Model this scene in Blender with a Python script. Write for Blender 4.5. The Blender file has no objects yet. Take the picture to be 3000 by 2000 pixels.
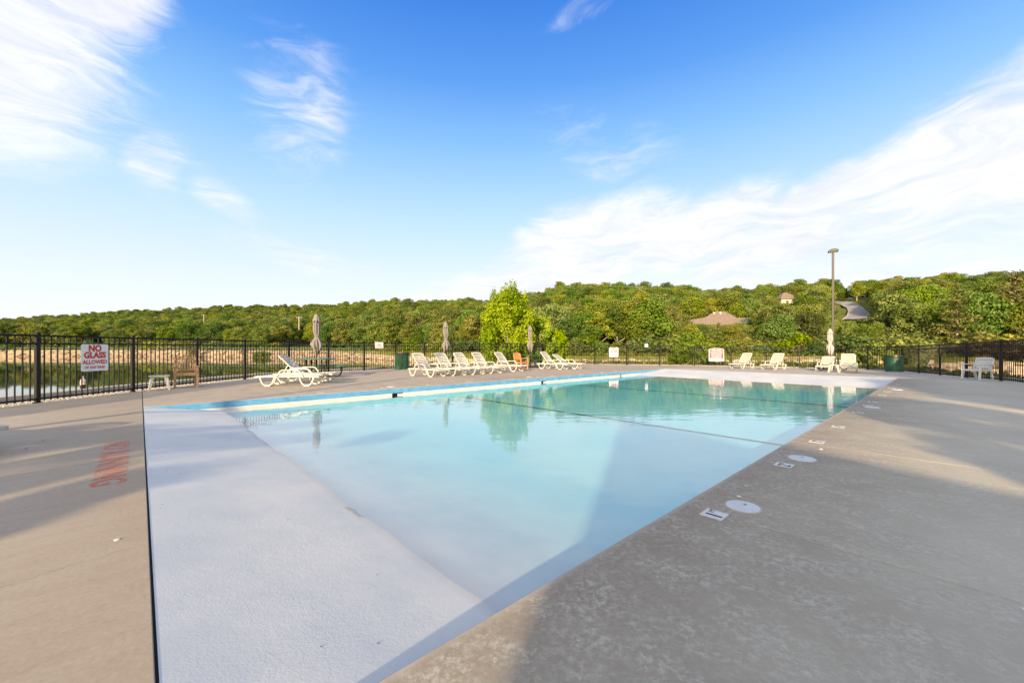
import bpy, math, random
import numpy as np
from mathutils import Vector, Matrix

# ------------------------------------------------------------------ camera, sky, sun, exposure
S = bpy.context.scene
COL = S.collection
R = math.radians
cd = bpy.data.cameras.new('camera'); cam = bpy.data.objects.new('camera', cd); COL.objects.link(cam)
cam.location = (0, 0, 1.2); cam.rotation_euler = (R(90), 0, 0)
cd.lens = 14.184; cd.sensor_width = 36; cd.shift_y = 0.0062; cd.clip_start = .05; cd.clip_end = 9000
S.camera = cam
SUN_EL, SUN_DIR = 15.0, Vector((.310, .951, 0)).normalized()      # SUN_DIR: the way shadows fall on the ground
sd = bpy.data.lights.new('sun', 'SUN'); sun = bpy.data.objects.new('sun', sd); COL.objects.link(sun)
sd.energy = 3.0; sd.angle = R(.8); sd.color = (1, .76, .45)
sun.rotation_euler = Vector((SUN_DIR.x * math.cos(R(SUN_EL)), SUN_DIR.y * math.cos(R(SUN_EL)), -math.sin(R(SUN_EL)))).to_track_quat('-Z', 'Y').to_euler()
S.view_settings.view_transform = 'Standard'; S.view_settings.look = 'None'
S.view_settings.exposure = 1.5; S.view_settings.gamma = 1.0; S.view_settings.use_curve_mapping = False
S.cycles.transparent_max_bounces = 16; S.cycles.max_bounces = 8
S.cycles.caustics_reflective = False; S.cycles.caustics_refractive = False

world = bpy.data.worlds.new('World'); S.world = world; world.use_nodes = True
nt = world.node_tree; nt.nodes.clear()


class NG:
    """small helper for wiring nodes"""
    def __init__(s, tree): s.t = tree
    def n(s, typ, **kw):
        nd = s.t.nodes.new(typ)
        for k, v in kw.items(): setattr(nd, k, v)
        return nd
    def put(s, sock, v):
        if hasattr(v, 'is_output') or isinstance(v, bpy.types.NodeSocket): s.t.links.new(v, sock)
        else: sock.default_value = v
    def m(s, op, a, b=None, c=None, clamp=False):
        nd = s.n('ShaderNodeMath', operation=op, use_clamp=clamp)
        s.put(nd.inputs[0], a)
        if b is not None: s.put(nd.inputs[1], b)
        if c is not None: s.put(nd.inputs[2], c)
        return nd.outputs[0]
    def mix(s, f, a, b, mode='MIX'):
        nd = s.n('ShaderNodeMix', data_type='RGBA', blend_type=mode)
        s.put(nd.inputs[0], f); s.put(nd.inputs[6], a if not isinstance(a, tuple) else (*a[:3], 1)); s.put(nd.inputs[7], b if not isinstance(b, tuple) else (*b[:3], 1))
        return nd.outputs[2]
    def noise(s, vec, scale, detail=4, rough=.55, dist=0):
        nd = s.n('ShaderNodeTexNoise')
        if vec is not None: s.put(nd.inputs['Vector'], vec)
        nd.inputs['Scale'].default_value = scale; nd.inputs['Detail'].default_value = detail
        nd.inputs['Roughness'].default_value = rough; nd.inputs['Distortion'].default_value = dist
        return nd.outputs['Fac']
    def ramp(s, f, stops):
        nd = s.n('ShaderNodeValToRGB'); e = nd.color_ramp.elements
        e[0].position, e[0].color = stops[0][0], (*stops[0][1], 1)
        e[1].position, e[1].color = stops[1][0], (*stops[1][1], 1)
        for p, c in stops[2:]:
            k = e.new(p); k.color = (*c, 1)
        s.put(nd.inputs[0], f); return nd.outputs[0]
    def mapr(s, v, a, b, c=0., d=1., smooth=False):
        nd = s.n('ShaderNodeMapRange', clamp=True)
        if smooth: nd.interpolation_type = 'SMOOTHSTEP'
        s.put(nd.inputs[0], v)
        for i, q in enumerate((a, b, c, d)): nd.inputs[i + 1].default_value = q
        return nd.outputs[0]
    def scale(s, vec, sc, loc=(0, 0, 0), rot=(0, 0, 0)):
        nd = s.n('ShaderNodeMapping'); s.put(nd.inputs[0], vec)
        nd.inputs['Scale'].default_value = sc; nd.inputs['Location'].default_value = loc; nd.inputs['Rotation'].default_value = rot
        return nd.outputs[0]


g = NG(nt)
sky = g.n('ShaderNodeTexSky', sky_type='NISHITA'); sky.sun_disc = False
sky.sun_elevation = R(SUN_EL)
sky.sun_rotation = math.atan2(-SUN_DIR.x, -SUN_DIR.y)
sky.air_density = 1.0; sky.dust_density = 2.6; sky.ozone_density = 1.0
tc = g.n('ShaderNodeTexCoord'); dirv = tc.outputs['Generated']
sx = g.n('ShaderNodeSeparateXYZ'); nt.links.new(dirv, sx.inputs[0])
X, Y, Z = sx.outputs
el = g.m('ARCSINE', g.m('MINIMUM', g.m('MAXIMUM', Z, -1.), 1.))
az = g.m('ARCTAN2', X, Y)
# the air above a humid lake valley: the same sky all round, whitening towards the horizon, deep blue overhead
elf = g.mapr(el, 0., R(90))
air = g.ramp(elf, [(0., (3.9, 3.9, 3.8)), (.10, (3.0, 3.4, 3.75)), (.19, (2.05, 2.95, 3.8)), (.29, (.98, 2.1, 3.7)), (.37, (.38, 1.30, 3.4)), (.46, (.12, .80, 2.95)), (.62, (.32, .85, 2.1)), (1., (.5, .9, 1.6))])
sunside = g.n('ShaderNodeVectorMath', operation='DOT_PRODUCT'); nt.links.new(dirv, sunside.inputs[0]); sunside.inputs[1].default_value = (-SUN_DIR.x, -SUN_DIR.y, 0)
clear = g.mix(g.mapr(sunside.outputs['Value'], .45, -.15, .25, .9, True), sky.outputs[0], air)
# clouds: noise folded on the direction, thicker in a few banks
v1 = g.scale(dirv, (1.0, 1.0, 2.6), rot=(0, R(14), 0))
warp = g.n('ShaderNodeTexNoise'); warp.inputs['Scale'].default_value = 3.2; warp.inputs['Detail'].default_value = 3
nt.links.new(v1, warp.inputs['Vector'])
vadd = g.n('ShaderNodeVectorMath', operation='MULTIPLY_ADD')
nt.links.new(warp.outputs['Color'], vadd.inputs[0]); vadd.inputs[1].default_value = (.55, .55, .55); nt.links.new(v1, vadd.inputs[2])
nA = g.noise(vadd.outputs[0], 4.2, 9, .62)
v2 = g.scale(vadd.outputs[0], (1.5, 1.5, 3.8), rot=(0, R(-16), 0))
nB = g.noise(v2, 4.2, 9, .64)


def bank(azd, eld, ra, re, rot, amp, soft=1.0):
    """one cloud bank: an ellipse on the sky, degrees"""
    c, s_ = math.cos(R(rot)), math.sin(R(rot))
    da = g.m('SUBTRACT', az, R(azd)); de = g.m('SUBTRACT', el, R(eld))
    p = g.m('MULTIPLY', g.m('ADD', g.m('MULTIPLY', da, c), g.m('MULTIPLY', de, s_)), 1 / R(ra))
    q = g.m('MULTIPLY', g.m('SUBTRACT', g.m('MULTIPLY', de, c), g.m('MULTIPLY', da, s_)), 1 / R(re))
    d = g.m('SQRT', g.m('ADD', g.m('MULTIPLY', p, p), g.m('MULTIPLY', q, q)))
    return g.m('MULTIPLY', g.mapr(d, 1.25 * soft, .35, 0., 1., True), amp)


CLOUDS = [(53, 18, 22, 8.5, 19, .95), (36, 14, 17, 5.2, 24, .85), (12, 14, 17, 6.8, 10, .95), (25, 14.5, 12, 5, 18, .85), (4, 9.2, 24, 4.8, 12, .85), (45, 8, 30, 4, 4, .45), (70, 24, 20, 12, 10, 1.0),
          (-56, 26, 15, 12, -14, .95), (-47, 33, 8, 7.5, 0, .95), (-64, 18, 11, 5.5, 0, 1.0), (-28, 28, 8, 10, 10, .44), (-26.5, 24.5, 6, 3.6, 0, .40), (-41.5, 19.5, 3.6, 4.2, -35, .52), (-36, 17, 6, 2.4, -35, .38), (10, 39.5, 7, 1.8, 20, .40),
          (14, 26, 12, 6, -15, .36), (-25, 10.5, 18, 2.6, -12, .35), (28, 7.0, 30, 3.0, 0, .55), (-98, 30, 34, 17, 10, 1.0), (108, 30, 38, 18, -8, 1.0), (175, 34, 36, 14, 5, .9), (-150, 24, 34, 12, 0, .95), (145, 58, 60, 20, 0, .95), (-70, 66, 60, 16, 10, .85), (30, 70, 60, 14, -10, .85)]  # banks beside, behind and overhead are unseen, added to brighten the shaded ground
tot = None
for b_ in CLOUDS:
    k = bank(*b_); tot = k if tot is None else g.m('MAXIMUM', tot, k)
fib = g.m('ADD', g.m('MULTIPLY', nA, .72), g.m('MULTIPLY', nB, .38))
dens = g.mapr(g.m('ADD', tot, g.m('MULTIPLY', g.m('SUBTRACT', fib, .55), 2.1)), .12, 1.0, 0., 1., True)
dens = g.m('MULTIPLY', dens, g.mapr(tot, 0., .45))
cloudc = g.mix(g.mapr(nB, .35, .65), (3.15, 3.2, 3.55), (3.85, 3.82, 3.85))
cloudc = g.mix(1., cloudc, g.ramp(g.mapr(sunside.outputs['Value'], -.1, .9), [(0, (1, 1, 1)), (1, (2.3, 2.1, 1.8))]), 'MULTIPLY')
final = g.mix(g.m('MULTIPLY', dens, .93), clear, cloudc)
bg = g.n('ShaderNodeBackground'); nt.links.new(final, bg.inputs[0]); bg.inputs[1].default_value = .1
wo = g.n('ShaderNodeOutputWorld'); nt.links.new(bg.outputs[0], wo.inputs[0])

# ------------------------------------------------------------------ helpers
rng = random.Random(7)
nr = np.random.default_rng(11)
PO = Vector((-.907, 1.06, 0)); PA = Vector((.735, .678, 0)).normalized(); PB = Vector((-PA.y, PA.x, 0))
PLEN, PWID = 22.05, 9.65
PROT = math.atan2(PA.y, PA.x)


def W(a, b, z=0.): return Vector((PO.x + PA.x * a + PB.x * b, PO.y + PA.y * a + PB.y * b, z))
def to_ab(x, y):
    rx, ry = x - PO.x, y - PO.y
    return rx * PA.x + ry * PA.y, rx * PB.x + ry * PB.y
def deck_z(x, y): return -.0175 * max(0, to_ab(x, y)[0] - PLEN)


class MB:
    def __init__(s): s.v, s.f = [], []
    def add(s, vs, fs):
        o = len(s.v); s.v += [tuple(p) for p in vs]; s.f += [tuple(i + o for i in q) for q in fs]; return s
    def box(s, c, size, rot=None):
        hx, hy, hz = size[0] / 2, size[1] / 2, size[2] / 2
        M = rot.to_matrix() if rot is not None and hasattr(rot, 'to_matrix') else (rot or Matrix.Identity(3))
        vs = [Vector(c) + M @ Vector((x * hx, y * hy, z * hz)) for x in (-1, 1) for y in (-1, 1) for z in (-1, 1)]
        return s.add(vs, [(0, 1, 3, 2), (4, 6, 7, 5), (0, 4, 5, 1), (2, 3, 7, 6), (0, 2, 6, 4), (1, 5, 7, 3)])
    def bar(s, p, q, w, h, up=Vector((0, 0, 1))):
        p, q = Vector(p), Vector(q); d = q - p; L = d.length; d.normalize()
        sd_ = d.cross(up); 
        if sd_.length < 1e-5: sd_ = d.cross(Vector((0, 1, 0)))
        sd_.normalize(); u = sd_.cross(d)
        return s.box((p + q) / 2, (L, w, h), Matrix((d, sd_, u)).transposed())
    def tube(s, pts, r, n=8, caps=True):
        pts = [Vector(p) for p in pts]; rr = r if isinstance(r, (list, tuple)) else [r] * len(pts)
        vs, fs = [], []; up = Vector((0, 0, 1)); prev = None
        for i, p in enumerate(pts):
            d = (pts[min(i + 1, len(pts) - 1)] - pts[max(i - 1, 0)]).normalized()
            if prev is None:
                a = d.cross(up)
                if a.length < .05: a = d.cross(Vector((1, 0, 0)))
            else: a = prev - d * prev.dot(d)
            a.normalize(); prev = a; b = d.cross(a)
            for k in range(n):
                t = 2 * math.pi * k / n; vs.append(p + (a * math.cos(t) + b * math.sin(t)) * rr[i])
        for i in range(len(pts) - 1):
            for k in range(n): fs.append((i * n + k, i * n + (k + 1) % n, (i + 1) * n + (k + 1) % n, (i + 1) * n + k))
        if caps: fs += [tuple(range(n))[::-1], tuple((len(pts) - 1) * n + k for k in range(n))]
        return s.add(vs, fs)
    def ribbon(s, pts, w, t, side=Vector((0, 1, 0))):
        """flat bar with a rectangular section along pts; w across side, t in the plane of the path"""
        pts = [Vector(p) for p in pts]; vs, fs = [], []
        for i, p in enumerate(pts):
            d = (pts[min(i + 1, len(pts) - 1)] - pts[max(i - 1, 0)]).normalized(); n = d.cross(side).normalized()
            for a, b in ((-1, -1), (1, -1), (1, 1), (-1, 1)): vs.append(p + side * (a * w / 2) + n * (b * t / 2))
        m = len(pts)
        for i in range(m - 1):
            for k in range(4): fs.append((i * 4 + k, i * 4 + (k + 1) % 4, i * 4 + 4 + (k + 1) % 4, i * 4 + 4 + k))
        fs += [(3, 2, 1, 0), tuple((m - 1) * 4 + k for k in range(4))]
        return s.add(vs, fs)
    def lathe(s, prof, n=24, c=(0, 0, 0), mod=None):
        vs, fs = [], []
        for r, z in prof:
            for k in range(n):
                t = 2 * math.pi * k / n; rr = r * (mod(t, z) if mod else 1)
                vs.append((c[0] + rr * math.cos(t), c[1] + rr * math.sin(t), c[2] + z))
        for i in range(len(prof) - 1):
            for k in range(n): fs.append((i * n + k, i * n + (k + 1) % n, (i + 1) * n + (k + 1) % n, (i + 1) * n + k))
        fs += [tuple(range(n))[::-1], tuple((len(prof) - 1) * n + k for k in range(n))]
        return s.add(vs, fs)
    def prism(s, poly, z0, z1):
        n = len(poly); vs = [(p[0], p[1], z0) for p in poly] + [(p[0], p[1], z1) for p in poly]
        fs = [tuple(range(n))[::-1], tuple(range(n, 2 * n))] + [(i, (i + 1) % n, n + (i + 1) % n, n + i) for i in range(n)]
        return s.add(vs, fs)
    def build(s, name, mat, parent=None, smooth=False, loc=None, bevel=0):
        me = bpy.data.meshes.new(name); me.from_pydata([(float(p[0]), float(p[1]), float(p[2])) for p in s.v], [], s.f); me.update()
        if smooth: me.polygons.foreach_set('use_smooth', [True] * len(me.polygons))
        o = bpy.data.objects.new(name, me); COL.objects.link(o)
        if mat: me.materials.append(mat)
        if parent: o.parent = parent
        if loc is not None: o.location = loc
        if bevel:
            b = o.modifiers.new('bevel', 'BEVEL'); b.width = bevel; b.segments = 2; b.limit_method = 'ANGLE'; b.harden_normals = False
        return o


def tag(o, label=None, cat=None, group=None, kind=None):
    for k, v in (('label', label), ('category', cat), ('group', group), ('kind', kind)):
        if v: o[k] = v
    return o
def empty(name, loc, rz=0., label=None, cat=None, group=None):
    o = bpy.data.objects.new(name, None); COL.objects.link(o); o.location = loc; o.rotation_euler = (0, 0, rz)
    o.empty_display_size = .2
    return tag(o, label, cat, group)
def copy_tree(o, parent=None):
    c = o.copy(); COL.objects.link(c)
    if parent: c.parent = parent
    for ch in CH[o.name] if o.name in CH else [q for q in o.children]: copy_tree(ch, c)
    return c
CH = {}


def text_mesh(body, size, name, mat, parent=None, bold=.0, xscale=1., shear=0., spacing=1.):
    cu = bpy.data.curves.new(name, 'FONT'); cu.body = body; cu.size = size; cu.align_x = 'CENTER'; cu.align_y = 'CENTER'
    cu.offset = bold; cu.resolution_u = 3; cu.shear = shear; cu.space_character = spacing; cu.extrude = .0004
    t = bpy.data.objects.new(name, cu); COL.objects.link(t)
    dg = bpy.context.evaluated_depsgraph_get(); me = bpy.data.meshes.new_from_object(t.evaluated_get(dg))
    COL.objects.unlink(t); bpy.data.objects.remove(t)
    me.name = name
    if xscale != 1: me.transform(Matrix.Scale(xscale, 4, (1, 0, 0)))
    me.materials.clear(); me.materials.append(mat)
    o = bpy.data.objects.new(name, me); COL.objects.link(o)
    if parent: o.parent = parent
    return o


# ------------------------------------------------------------------ materials
def new_mat(name):
    m = bpy.data.materials.new(name); m.use_nodes = True; t = m.node_tree; t.nodes.clear(); q = NG(t)
    out = q.n('ShaderNodeOutputMaterial'); b = q.n('ShaderNodeBsdfPrincipled'); t.links.new(b.outputs[0], out.inputs[0])
    return m, q, b, out
def bump(q, b, h, strength, dist=.01):
    nd = q.n('ShaderNodeBump'); nd.inputs['Strength'].default_value = strength; nd.inputs['Distance'].default_value = dist
    q.put(nd.inputs['Height'], h); q.t.links.new(nd.outputs[0], b.inputs['Normal'])
def simple(name, col, rough=.5, metal=0., var=.12, scale=6., bmp=0., bscale=60., spec=.5, rand=0.):
    m, q, b, out = new_mat(name)
    co = q.n('ShaderNodeTexCoord').outputs['Object']
    n = q.noise(co, scale, 5, .6)
    c = q.mix(q.mapr(n, .3, .7), tuple(x * (1 - var) for x in col), tuple(min(1, x * (1 + var)) for x in col))
    if rand:
        r = q.n('ShaderNodeObjectInfo').outputs['Random']
        c = q.mix(1., c, q.ramp(r, [(0, (1 - rand,) * 3), (1, (1 + rand * .3,) * 3)]), 'MULTIPLY')
    q.put(b.inputs['Base Color'], c); b.inputs['Roughness'].default_value = rough; b.inputs['Metallic'].default_value = metal
    b.inputs['Specular IOR Level'].default_value = spec
    if bmp: bump(q, b, q.noise(co, bscale, 4), bmp, .004)
    return m


M = {}
M['resin'] = simple('white_resin', (.51, .49, .43), .45, var=.12, scale=4, bmp=.05)
M['resin_clean'] = simple('clean_white_resin', (.62, .62, .60), .42, var=.07)
M['black_metal'] = simple('black_metal', (.011, .011, .012), .5, 0, var=.2, scale=20, spec=.22)
M['bronze'] = simple('bronze_metal', (.028, .023, .018), .5, 0, var=.12)
M['green_paint'] = simple('green_coating', (.008, .10, .05), .32, var=.15, scale=8)
M['green_can'] = simple('green_can_paint', (.006, .058, .03), .42, var=.3, scale=3)
M['can_band'] = simple('dark_band_metal', (.06, .05, .045), .35, .6, var=.2)
M['fabric'] = simple('grey_umbrella_cloth', (.19, .175, .176), .9, var=.12, scale=5, bmp=.3, bscale=30)
M['fabric_pale'] = simple('pale_umbrella_cloth', (.40, .37, .37), .9, var=.1, scale=5, bmp=.3, bscale=30)
M['teak_old'] = simple('weathered_teak', (.36, .22, .12), .65, var=.3, scale=14, bmp=.2)
M['teak_new'] = simple('orange_teak', (.50, .22, .08), .6, var=.25, scale=14, bmp=.2)
M['sign_white'] = simple('sign_white', (.72, .75, .78), .35, var=.03)
M['sign_red'] = simple('sign_red', (.48, .03, .02), .5, var=.15, scale=20)
M['sign_dark'] = simple('sign_grey_text', (.28, .22, .2), .6, var=.1)
M['sign_faded'] = simple('sign_faded_red', (.62, .36, .32), .5, var=.1)
M['rule_red'] = simple('rules_red', (.46, .055, .09), .45, var=.08)
M['tile_white'] = simple('tile_white', (.62, .61, .57), .4, var=.08, scale=20)
M['numeral'] = simple('numeral_blue_black', (.02, .025, .05), .5, var=.2)
M['lid'] = simple('lid_plastic', (.60, .61, .63), .5, var=.1, scale=8, bmp=.1)
M['blue_paint'] = simple('blue_pool_paint', (.10, .30, .52), .5, var=.22, scale=5, bmp=.25, bscale=18)
M['stripe'] = simple('floor_stripe', (.015, .03, .06), .6, var=.2)
M['dark_hole'] = simple('skimmer_throat', (.05, .06, .06), .7)
M['joint'] = simple('joint_filler', (.018, .022, .026), .9, var=.4, scale=12)
M['joint_grey'] = simple('deck_joint', (.10, .095, .09), .95, var=.3)
M['wood_pole'] = simple('grey_pole_wood', (.42, .38, .32), .85, var=.15)
M['bark'] = simple('bark', (.20, .155, .115), .9, var=.3, scale=3, bmp=.5, bscale=20)
M['bark_pale'] = simple('pale_bark', (.34, .28, .22), .9, var=.25, scale=3, bmp=.4, bscale=20)
M['roof'] = simple('brown_shingle', (.20, .15, .12), .9, var=.2, scale=2.5, bmp=.4, bscale=14)
M['wall'] = simple('tan_house_wall', (.45, .38, .3), .9, var=.1)
M['white_trim'] = simple('white_trim', (.75, .74, .7), .6)
M['asphalt'] = simple('road_surface', (.30, .28, .27), .95, var=.15, scale=.5)
M['stone'] = simple('bank_stone', (.33, .265, .20), .95, var=.4, scale=1.6, bmp=.6, bscale=7, rand=.45)
M['house_block'] = simple('shade_building_block', (.42, .38, .33), .9, var=.08)
M['rail_green'] = simple('rail_green', (.03, .09, .06), .6)


def xyz(q):
    p = q.n('ShaderNodeNewGeometry').outputs['Position']; s_ = q.n('ShaderNodeSeparateXYZ'); q.t.links.new(p, s_.inputs[0])
    dx = q.m('SUBTRACT', s_.outputs[0], PO.x); dy = q.m('SUBTRACT', s_.outputs[1], PO.y)
    a = q.m('ADD', q.m('MULTIPLY', dx, PA.x), q.m('MULTIPLY', dy, PA.y))
    b = q.m('ADD', q.m('MULTIPLY', dx, PB.x), q.m('MULTIPLY', dy, PB.y))
    return p, a, b, s_


# concrete deck
m, q, b, out = new_mat('broom_concrete'); M['concrete'] = m
p, a_, b_, s_ = xyz(q)
cmb = q.n('ShaderNodeCombineXYZ'); q.put(cmb.inputs[0], a_); q.put(cmb.inputs[1], b_); ab = cmb.outputs[0]
big = q.noise(p, .35, 5, .6); mid = q.noise(p, 2.2, 6, .65); fine = q.noise(p, 38, 5, .7)
smear = q.noise(q.scale(ab, (1.2, 7., 1.)), 1.4, 6, .7)
c = q.mix(q.mapr(big, .3, .7), (.31, .26, .20), (.44, .385, .315))
c = q.mix(q.mapr(mid, .35, .7), c, (.49, .44, .37))
c = q.mix(q.m('MULTIPLY', q.mapr(smear, .46, .62), .6), c, (.33, .275, .215))
# weathered, damp-stained slabs along the far edge of the pool (b<0): greyer, browner near the water, pale lime bloom
right = q.m('MULTIPLY', q.mapr(b_, .0, -.05), q.mapr(a_, 22.05, 22.0))
bloom = q.noise(p, 26, 8, .80, .2); bloom2 = q.noise(q.scale(ab, (1.6, 1.1, 1.)), 2.6, 7, .75)
edge = q.mapr(q.m('ADD', b_, q.m('MULTIPLY', q.m('SUBTRACT', mid, .5), 1.3)), -1.5, -.1)
grey = q.mix(q.mapr(big, .35, .65), (.40, .355, .27), (.50, .455, .355))
grey = q.mix(edge, grey, (.27, .225, .17))
grey = q.mix(q.m('MULTIPLY', q.m('MULTIPLY', q.mapr(bloom, .47, .58), q.mapr(bloom2, .40, .60)), .55), grey, (.62, .60, .51))
c = q.mix(q.m('MULTIPLY', q.mapr(b_, 9.6, 10.2), .8), c, q.mix(1., c, (.84, .79, .74), 'MULTIPLY'))
c = q.mix(right, c, grey)
# stain along the beach joint, widened to paint in the angle-dimmed light
left_stain_dim = q.m('MULTIPLY', q.mapr(q.m('ADD', a_, q.m('MULTIPLY', q.m('SUBTRACT', big, .5), 1.6)), -2.6, -.05), q.mapr(a_, .0, -.005))
c = q.mix(q.m('MULTIPLY', left_stain_dim, q.mapr(mid, .25, .62, .45, .9)), c, (.28, .225, .165))
speck = q.mapr(q.noise(p, 160, 2, .6), .68, .74)
c = q.mix(q.m('MULTIPLY', speck, .5), c, (.13, .11, .09))
c = q.mix(q.m('MULTIPLY', q.mapr(fine, .35, .75), .28), c, (.54, .485, .41))
cv = q.n('ShaderNodeTexVoronoi', feature='DISTANCE_TO_EDGE'); cv.inputs['Scale'].default_value = .42
dv = q.n('ShaderNodeTexNoise'); dv.inputs['Scale'].default_value = 3.; dv.inputs['Detail'].default_value = 6; q.put(dv.inputs['Vector'], p)
va_ = q.n('ShaderNodeVectorMath', operation='MULTIPLY_ADD'); q.t.links.new(dv.outputs['Color'], va_.inputs[0]); va_.inputs[1].default_value = (.35, .35, 0); q.t.links.new(p, va_.inputs[2]); q.t.links.new(va_.outputs[0], cv.inputs['Vector'])
crack = q.m('MULTIPLY', q.mapr(cv.outputs['Distance'], .0026, .0010), q.mapr(big, .53, .60))
c = q.mix(q.m('MULTIPLY', crack, .55), c, (.11, .095, .08))
r_ = q.n('ShaderNodeObjectInfo').outputs['Random']
c = q.mix(1., c, q.ramp(r_, [(0, (.93, .93, .94)), (1, (1.05, 1.04, 1.03))]), 'MULTIPLY')
q.put(b.inputs['Base Color'], c); b.inputs['Roughness'].default_value = .88; b.inputs['Specular IOR Level'].default_value = .3
broom = q.noise(q.scale(ab, (4., 190., 1.)), 1., 3, .6)
bump(q, b, q.m('ADD', q.m('MULTIPLY', broom, .8), q.m('MULTIPLY', fine, .6)), .32, .004)

# white plaster
m, q, b, out = new_mat('white_plaster'); M['plaster'] = m
p, a_, b_, s_ = xyz(q)
n1 = q.noise(p, .9, 5, .6); n2 = q.noise(p, 26, 6, .7); n3 = q.noise(p, 95, 4, .6)
c = q.mix(q.mapr(n1, .36, .64), (.535, .555, .565), (.655, .645, .615))
c = q.mix(q.m('MULTIPLY', q.mapr(n2, .55, .72), .25), c, (.52, .55, .60))
st = q.mapr(q.noise(p, 1.7, 3, .5), .70, .78)
c = q.mix(q.m('MULTIPLY', st, .35), c, (.42, .43, .43))
q.put(b.inputs['Base Color'], c); b.inputs['Roughness'].default_value = .75; b.inputs['Specular IOR Level'].default_value = .25
fade = q.mapr(s_.outputs[2], -.21, -.17)
bump(q, b, q.m('MULTIPLY', q.m('MULTIPLY', q.m('ADD', q.m('MULTIPLY', n2, .9), q.m('MULTIPLY', n3, .7)), q.mapr(q.noise(p, 1.3, 4, .6), .35, .65, .35, 1.3)), fade), .34, .006)
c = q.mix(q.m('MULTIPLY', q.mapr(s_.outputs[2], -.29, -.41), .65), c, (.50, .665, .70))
wet = q.m('MULTIPLY', q.mapr(s_.outputs[2], -.225, -.203), q.mapr(s_.outputs[2], -.187, -.199))
st2 = q.mapr(q.noise(p, .6, 6, .7), .52, .70)
c = q.mix(q.m('MULTIPLY', st2, .38), c, (.475, .485, .50)); c = q.mix(q.m('MULTIPLY', wet, .4), c, (.42, .42, .40)); q.put(b.inputs['Base Color'], c)

# pool water: clear, mirror by angle, tinting with depth
m = bpy.data.materials.new('pool_water'); m.use_nodes = True; M['pool_water'] = m
t = m.node_tree; t.nodes.clear(); q = NG(t)
out = q.n('ShaderNodeOutputMaterial'); tr = q.n('ShaderNodeBsdfTransparent'); gl = q.n('ShaderNodeBsdfGlossy'); mx = q.n('ShaderNodeMixShader')
gl.inputs['Roughness'].default_value = .02; gl.inputs['Color'].default_value = (1, 1, 1, 1)
lw = q.n('ShaderNodeLayerWeight'); lw.inputs[0].default_value = .5
f = q.m('ADD', q.m('MULTIPLY', q.m('POWER', lw.outputs['Facing'], 5.), .98), .02)
q.put(mx.inputs[0], f); t.links.new(tr.outputs[0], mx.inputs[1]); t.links.new(gl.outputs[0], mx.inputs[2]); t.links.new(mx.outputs[0], out.inputs[0])
p = q.n('ShaderNodeNewGeometry').outputs['Position']
w1 = q.noise(q.scale(p, (.9, 2.6, 1)), 1.1, 3, .5); w2 = q.noise(p, 7, 3, .5)
patch = q.mapr(q.noise(p, .28, 2, .5), .42, .68)
nd = q.n('ShaderNodeBump'); nd.inputs['Strength'].default_value = .35; nd.inputs['Distance'].default_value = .012
q.put(nd.inputs['Height'], q.m('ADD', w1, q.m('MULTIPLY', q.m('MULTIPLY', w2, patch), .12))); t.links.new(nd.outputs[0], gl.inputs['Normal'])
va = q.n('ShaderNodeVolumeAbsorption'); va.inputs['Color'].default_value = (.13, .94, .985, 1); va.inputs['Density'].default_value = .58
t.links.new(va.outputs[0], out.inputs['Volume'])

# lake water
m, q, b, out = new_mat('lake_water'); M['lake'] = m
p = q.n('ShaderNodeNewGeometry').outputs['Position']
b.inputs['Base Color'].default_value = (.03, .042, .028, 1); b.inputs['Roughness'].default_value = .03; b.inputs['IOR'].default_value = 1.33
b.inputs['Specular IOR Level'].default_value = .5
bump(q, b, q.noise(q.scale(p, (.5, 1.6, 1)), .9, 3, .5), .03, .03)

# terrain
m, q, b, out = new_mat('valley_ground'); M['terrain'] = m
p = q.n('ShaderNodeNewGeometry').outputs['Position']; s_ = q.n('ShaderNodeSeparateXYZ'); q.t.links.new(p, s_.inputs[0])
n1 = q.noise(p, .12, 6, .65); n2 = q.noise(p, .9, 6, .7); n3 = q.noise(q.scale(p, (.4, .4, 2.5)), 1.6, 6, .7)
grass = q.mix(q.mapr(n2, .3, .7), (.075, .11, .018), (.20, .20, .045))
earth = q.mix(q.mapr(n3, .32, .68), (.17, .12, .075), (.47, .365, .26))
zz = q.m('ADD', q.m('ADD', s_.outputs[2], q.mapr(s_.outputs[0], -62, -38, 0., 1.25)), q.m('MULTIPLY', q.m('SUBTRACT', n1, .5), 2.2))
c = q.mix(q.mapr(zz, .15, .75), earth, grass)
c = q.mix(q.m('MULTIPLY', q.mapr(n1, .56, .66), q.mapr(zz, 6, 1.)), c, (.42, .33, .21))
q.put(b.inputs['Base Color'], c); b.inputs['Roughness'].default_value = .95; b.inputs['Specular IOR Level'].default_value = .1
bump(q, b, n3, .9, .5)

# gravel
m, q, b, out = new_mat('pale_gravel'); M['gravel'] = m
r_ = q.n('ShaderNodeObjectInfo').outputs['Random']
p = q.n('ShaderNodeNewGeometry').outputs['Position']
vo = q.n('ShaderNodeTexVoronoi'); vo.inputs['Scale'].default_value = 30; q.put(vo.inputs['Vector'], p)
c = q.mix(q.mapr(q.noise(p, 35, 3), .3, .7), (.36, .30, .23), (.66, .60, .50))
q.put(b.inputs['Base Color'], c); b.inputs['Roughness'].default_value = .9
bump(q, b, vo.outputs['Distance'], 1., .02)
M['curb'] = simple('curb_concrete', (.46, .42, .36), .9, var=.15, scale=1.5, bmp=.3)


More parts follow.
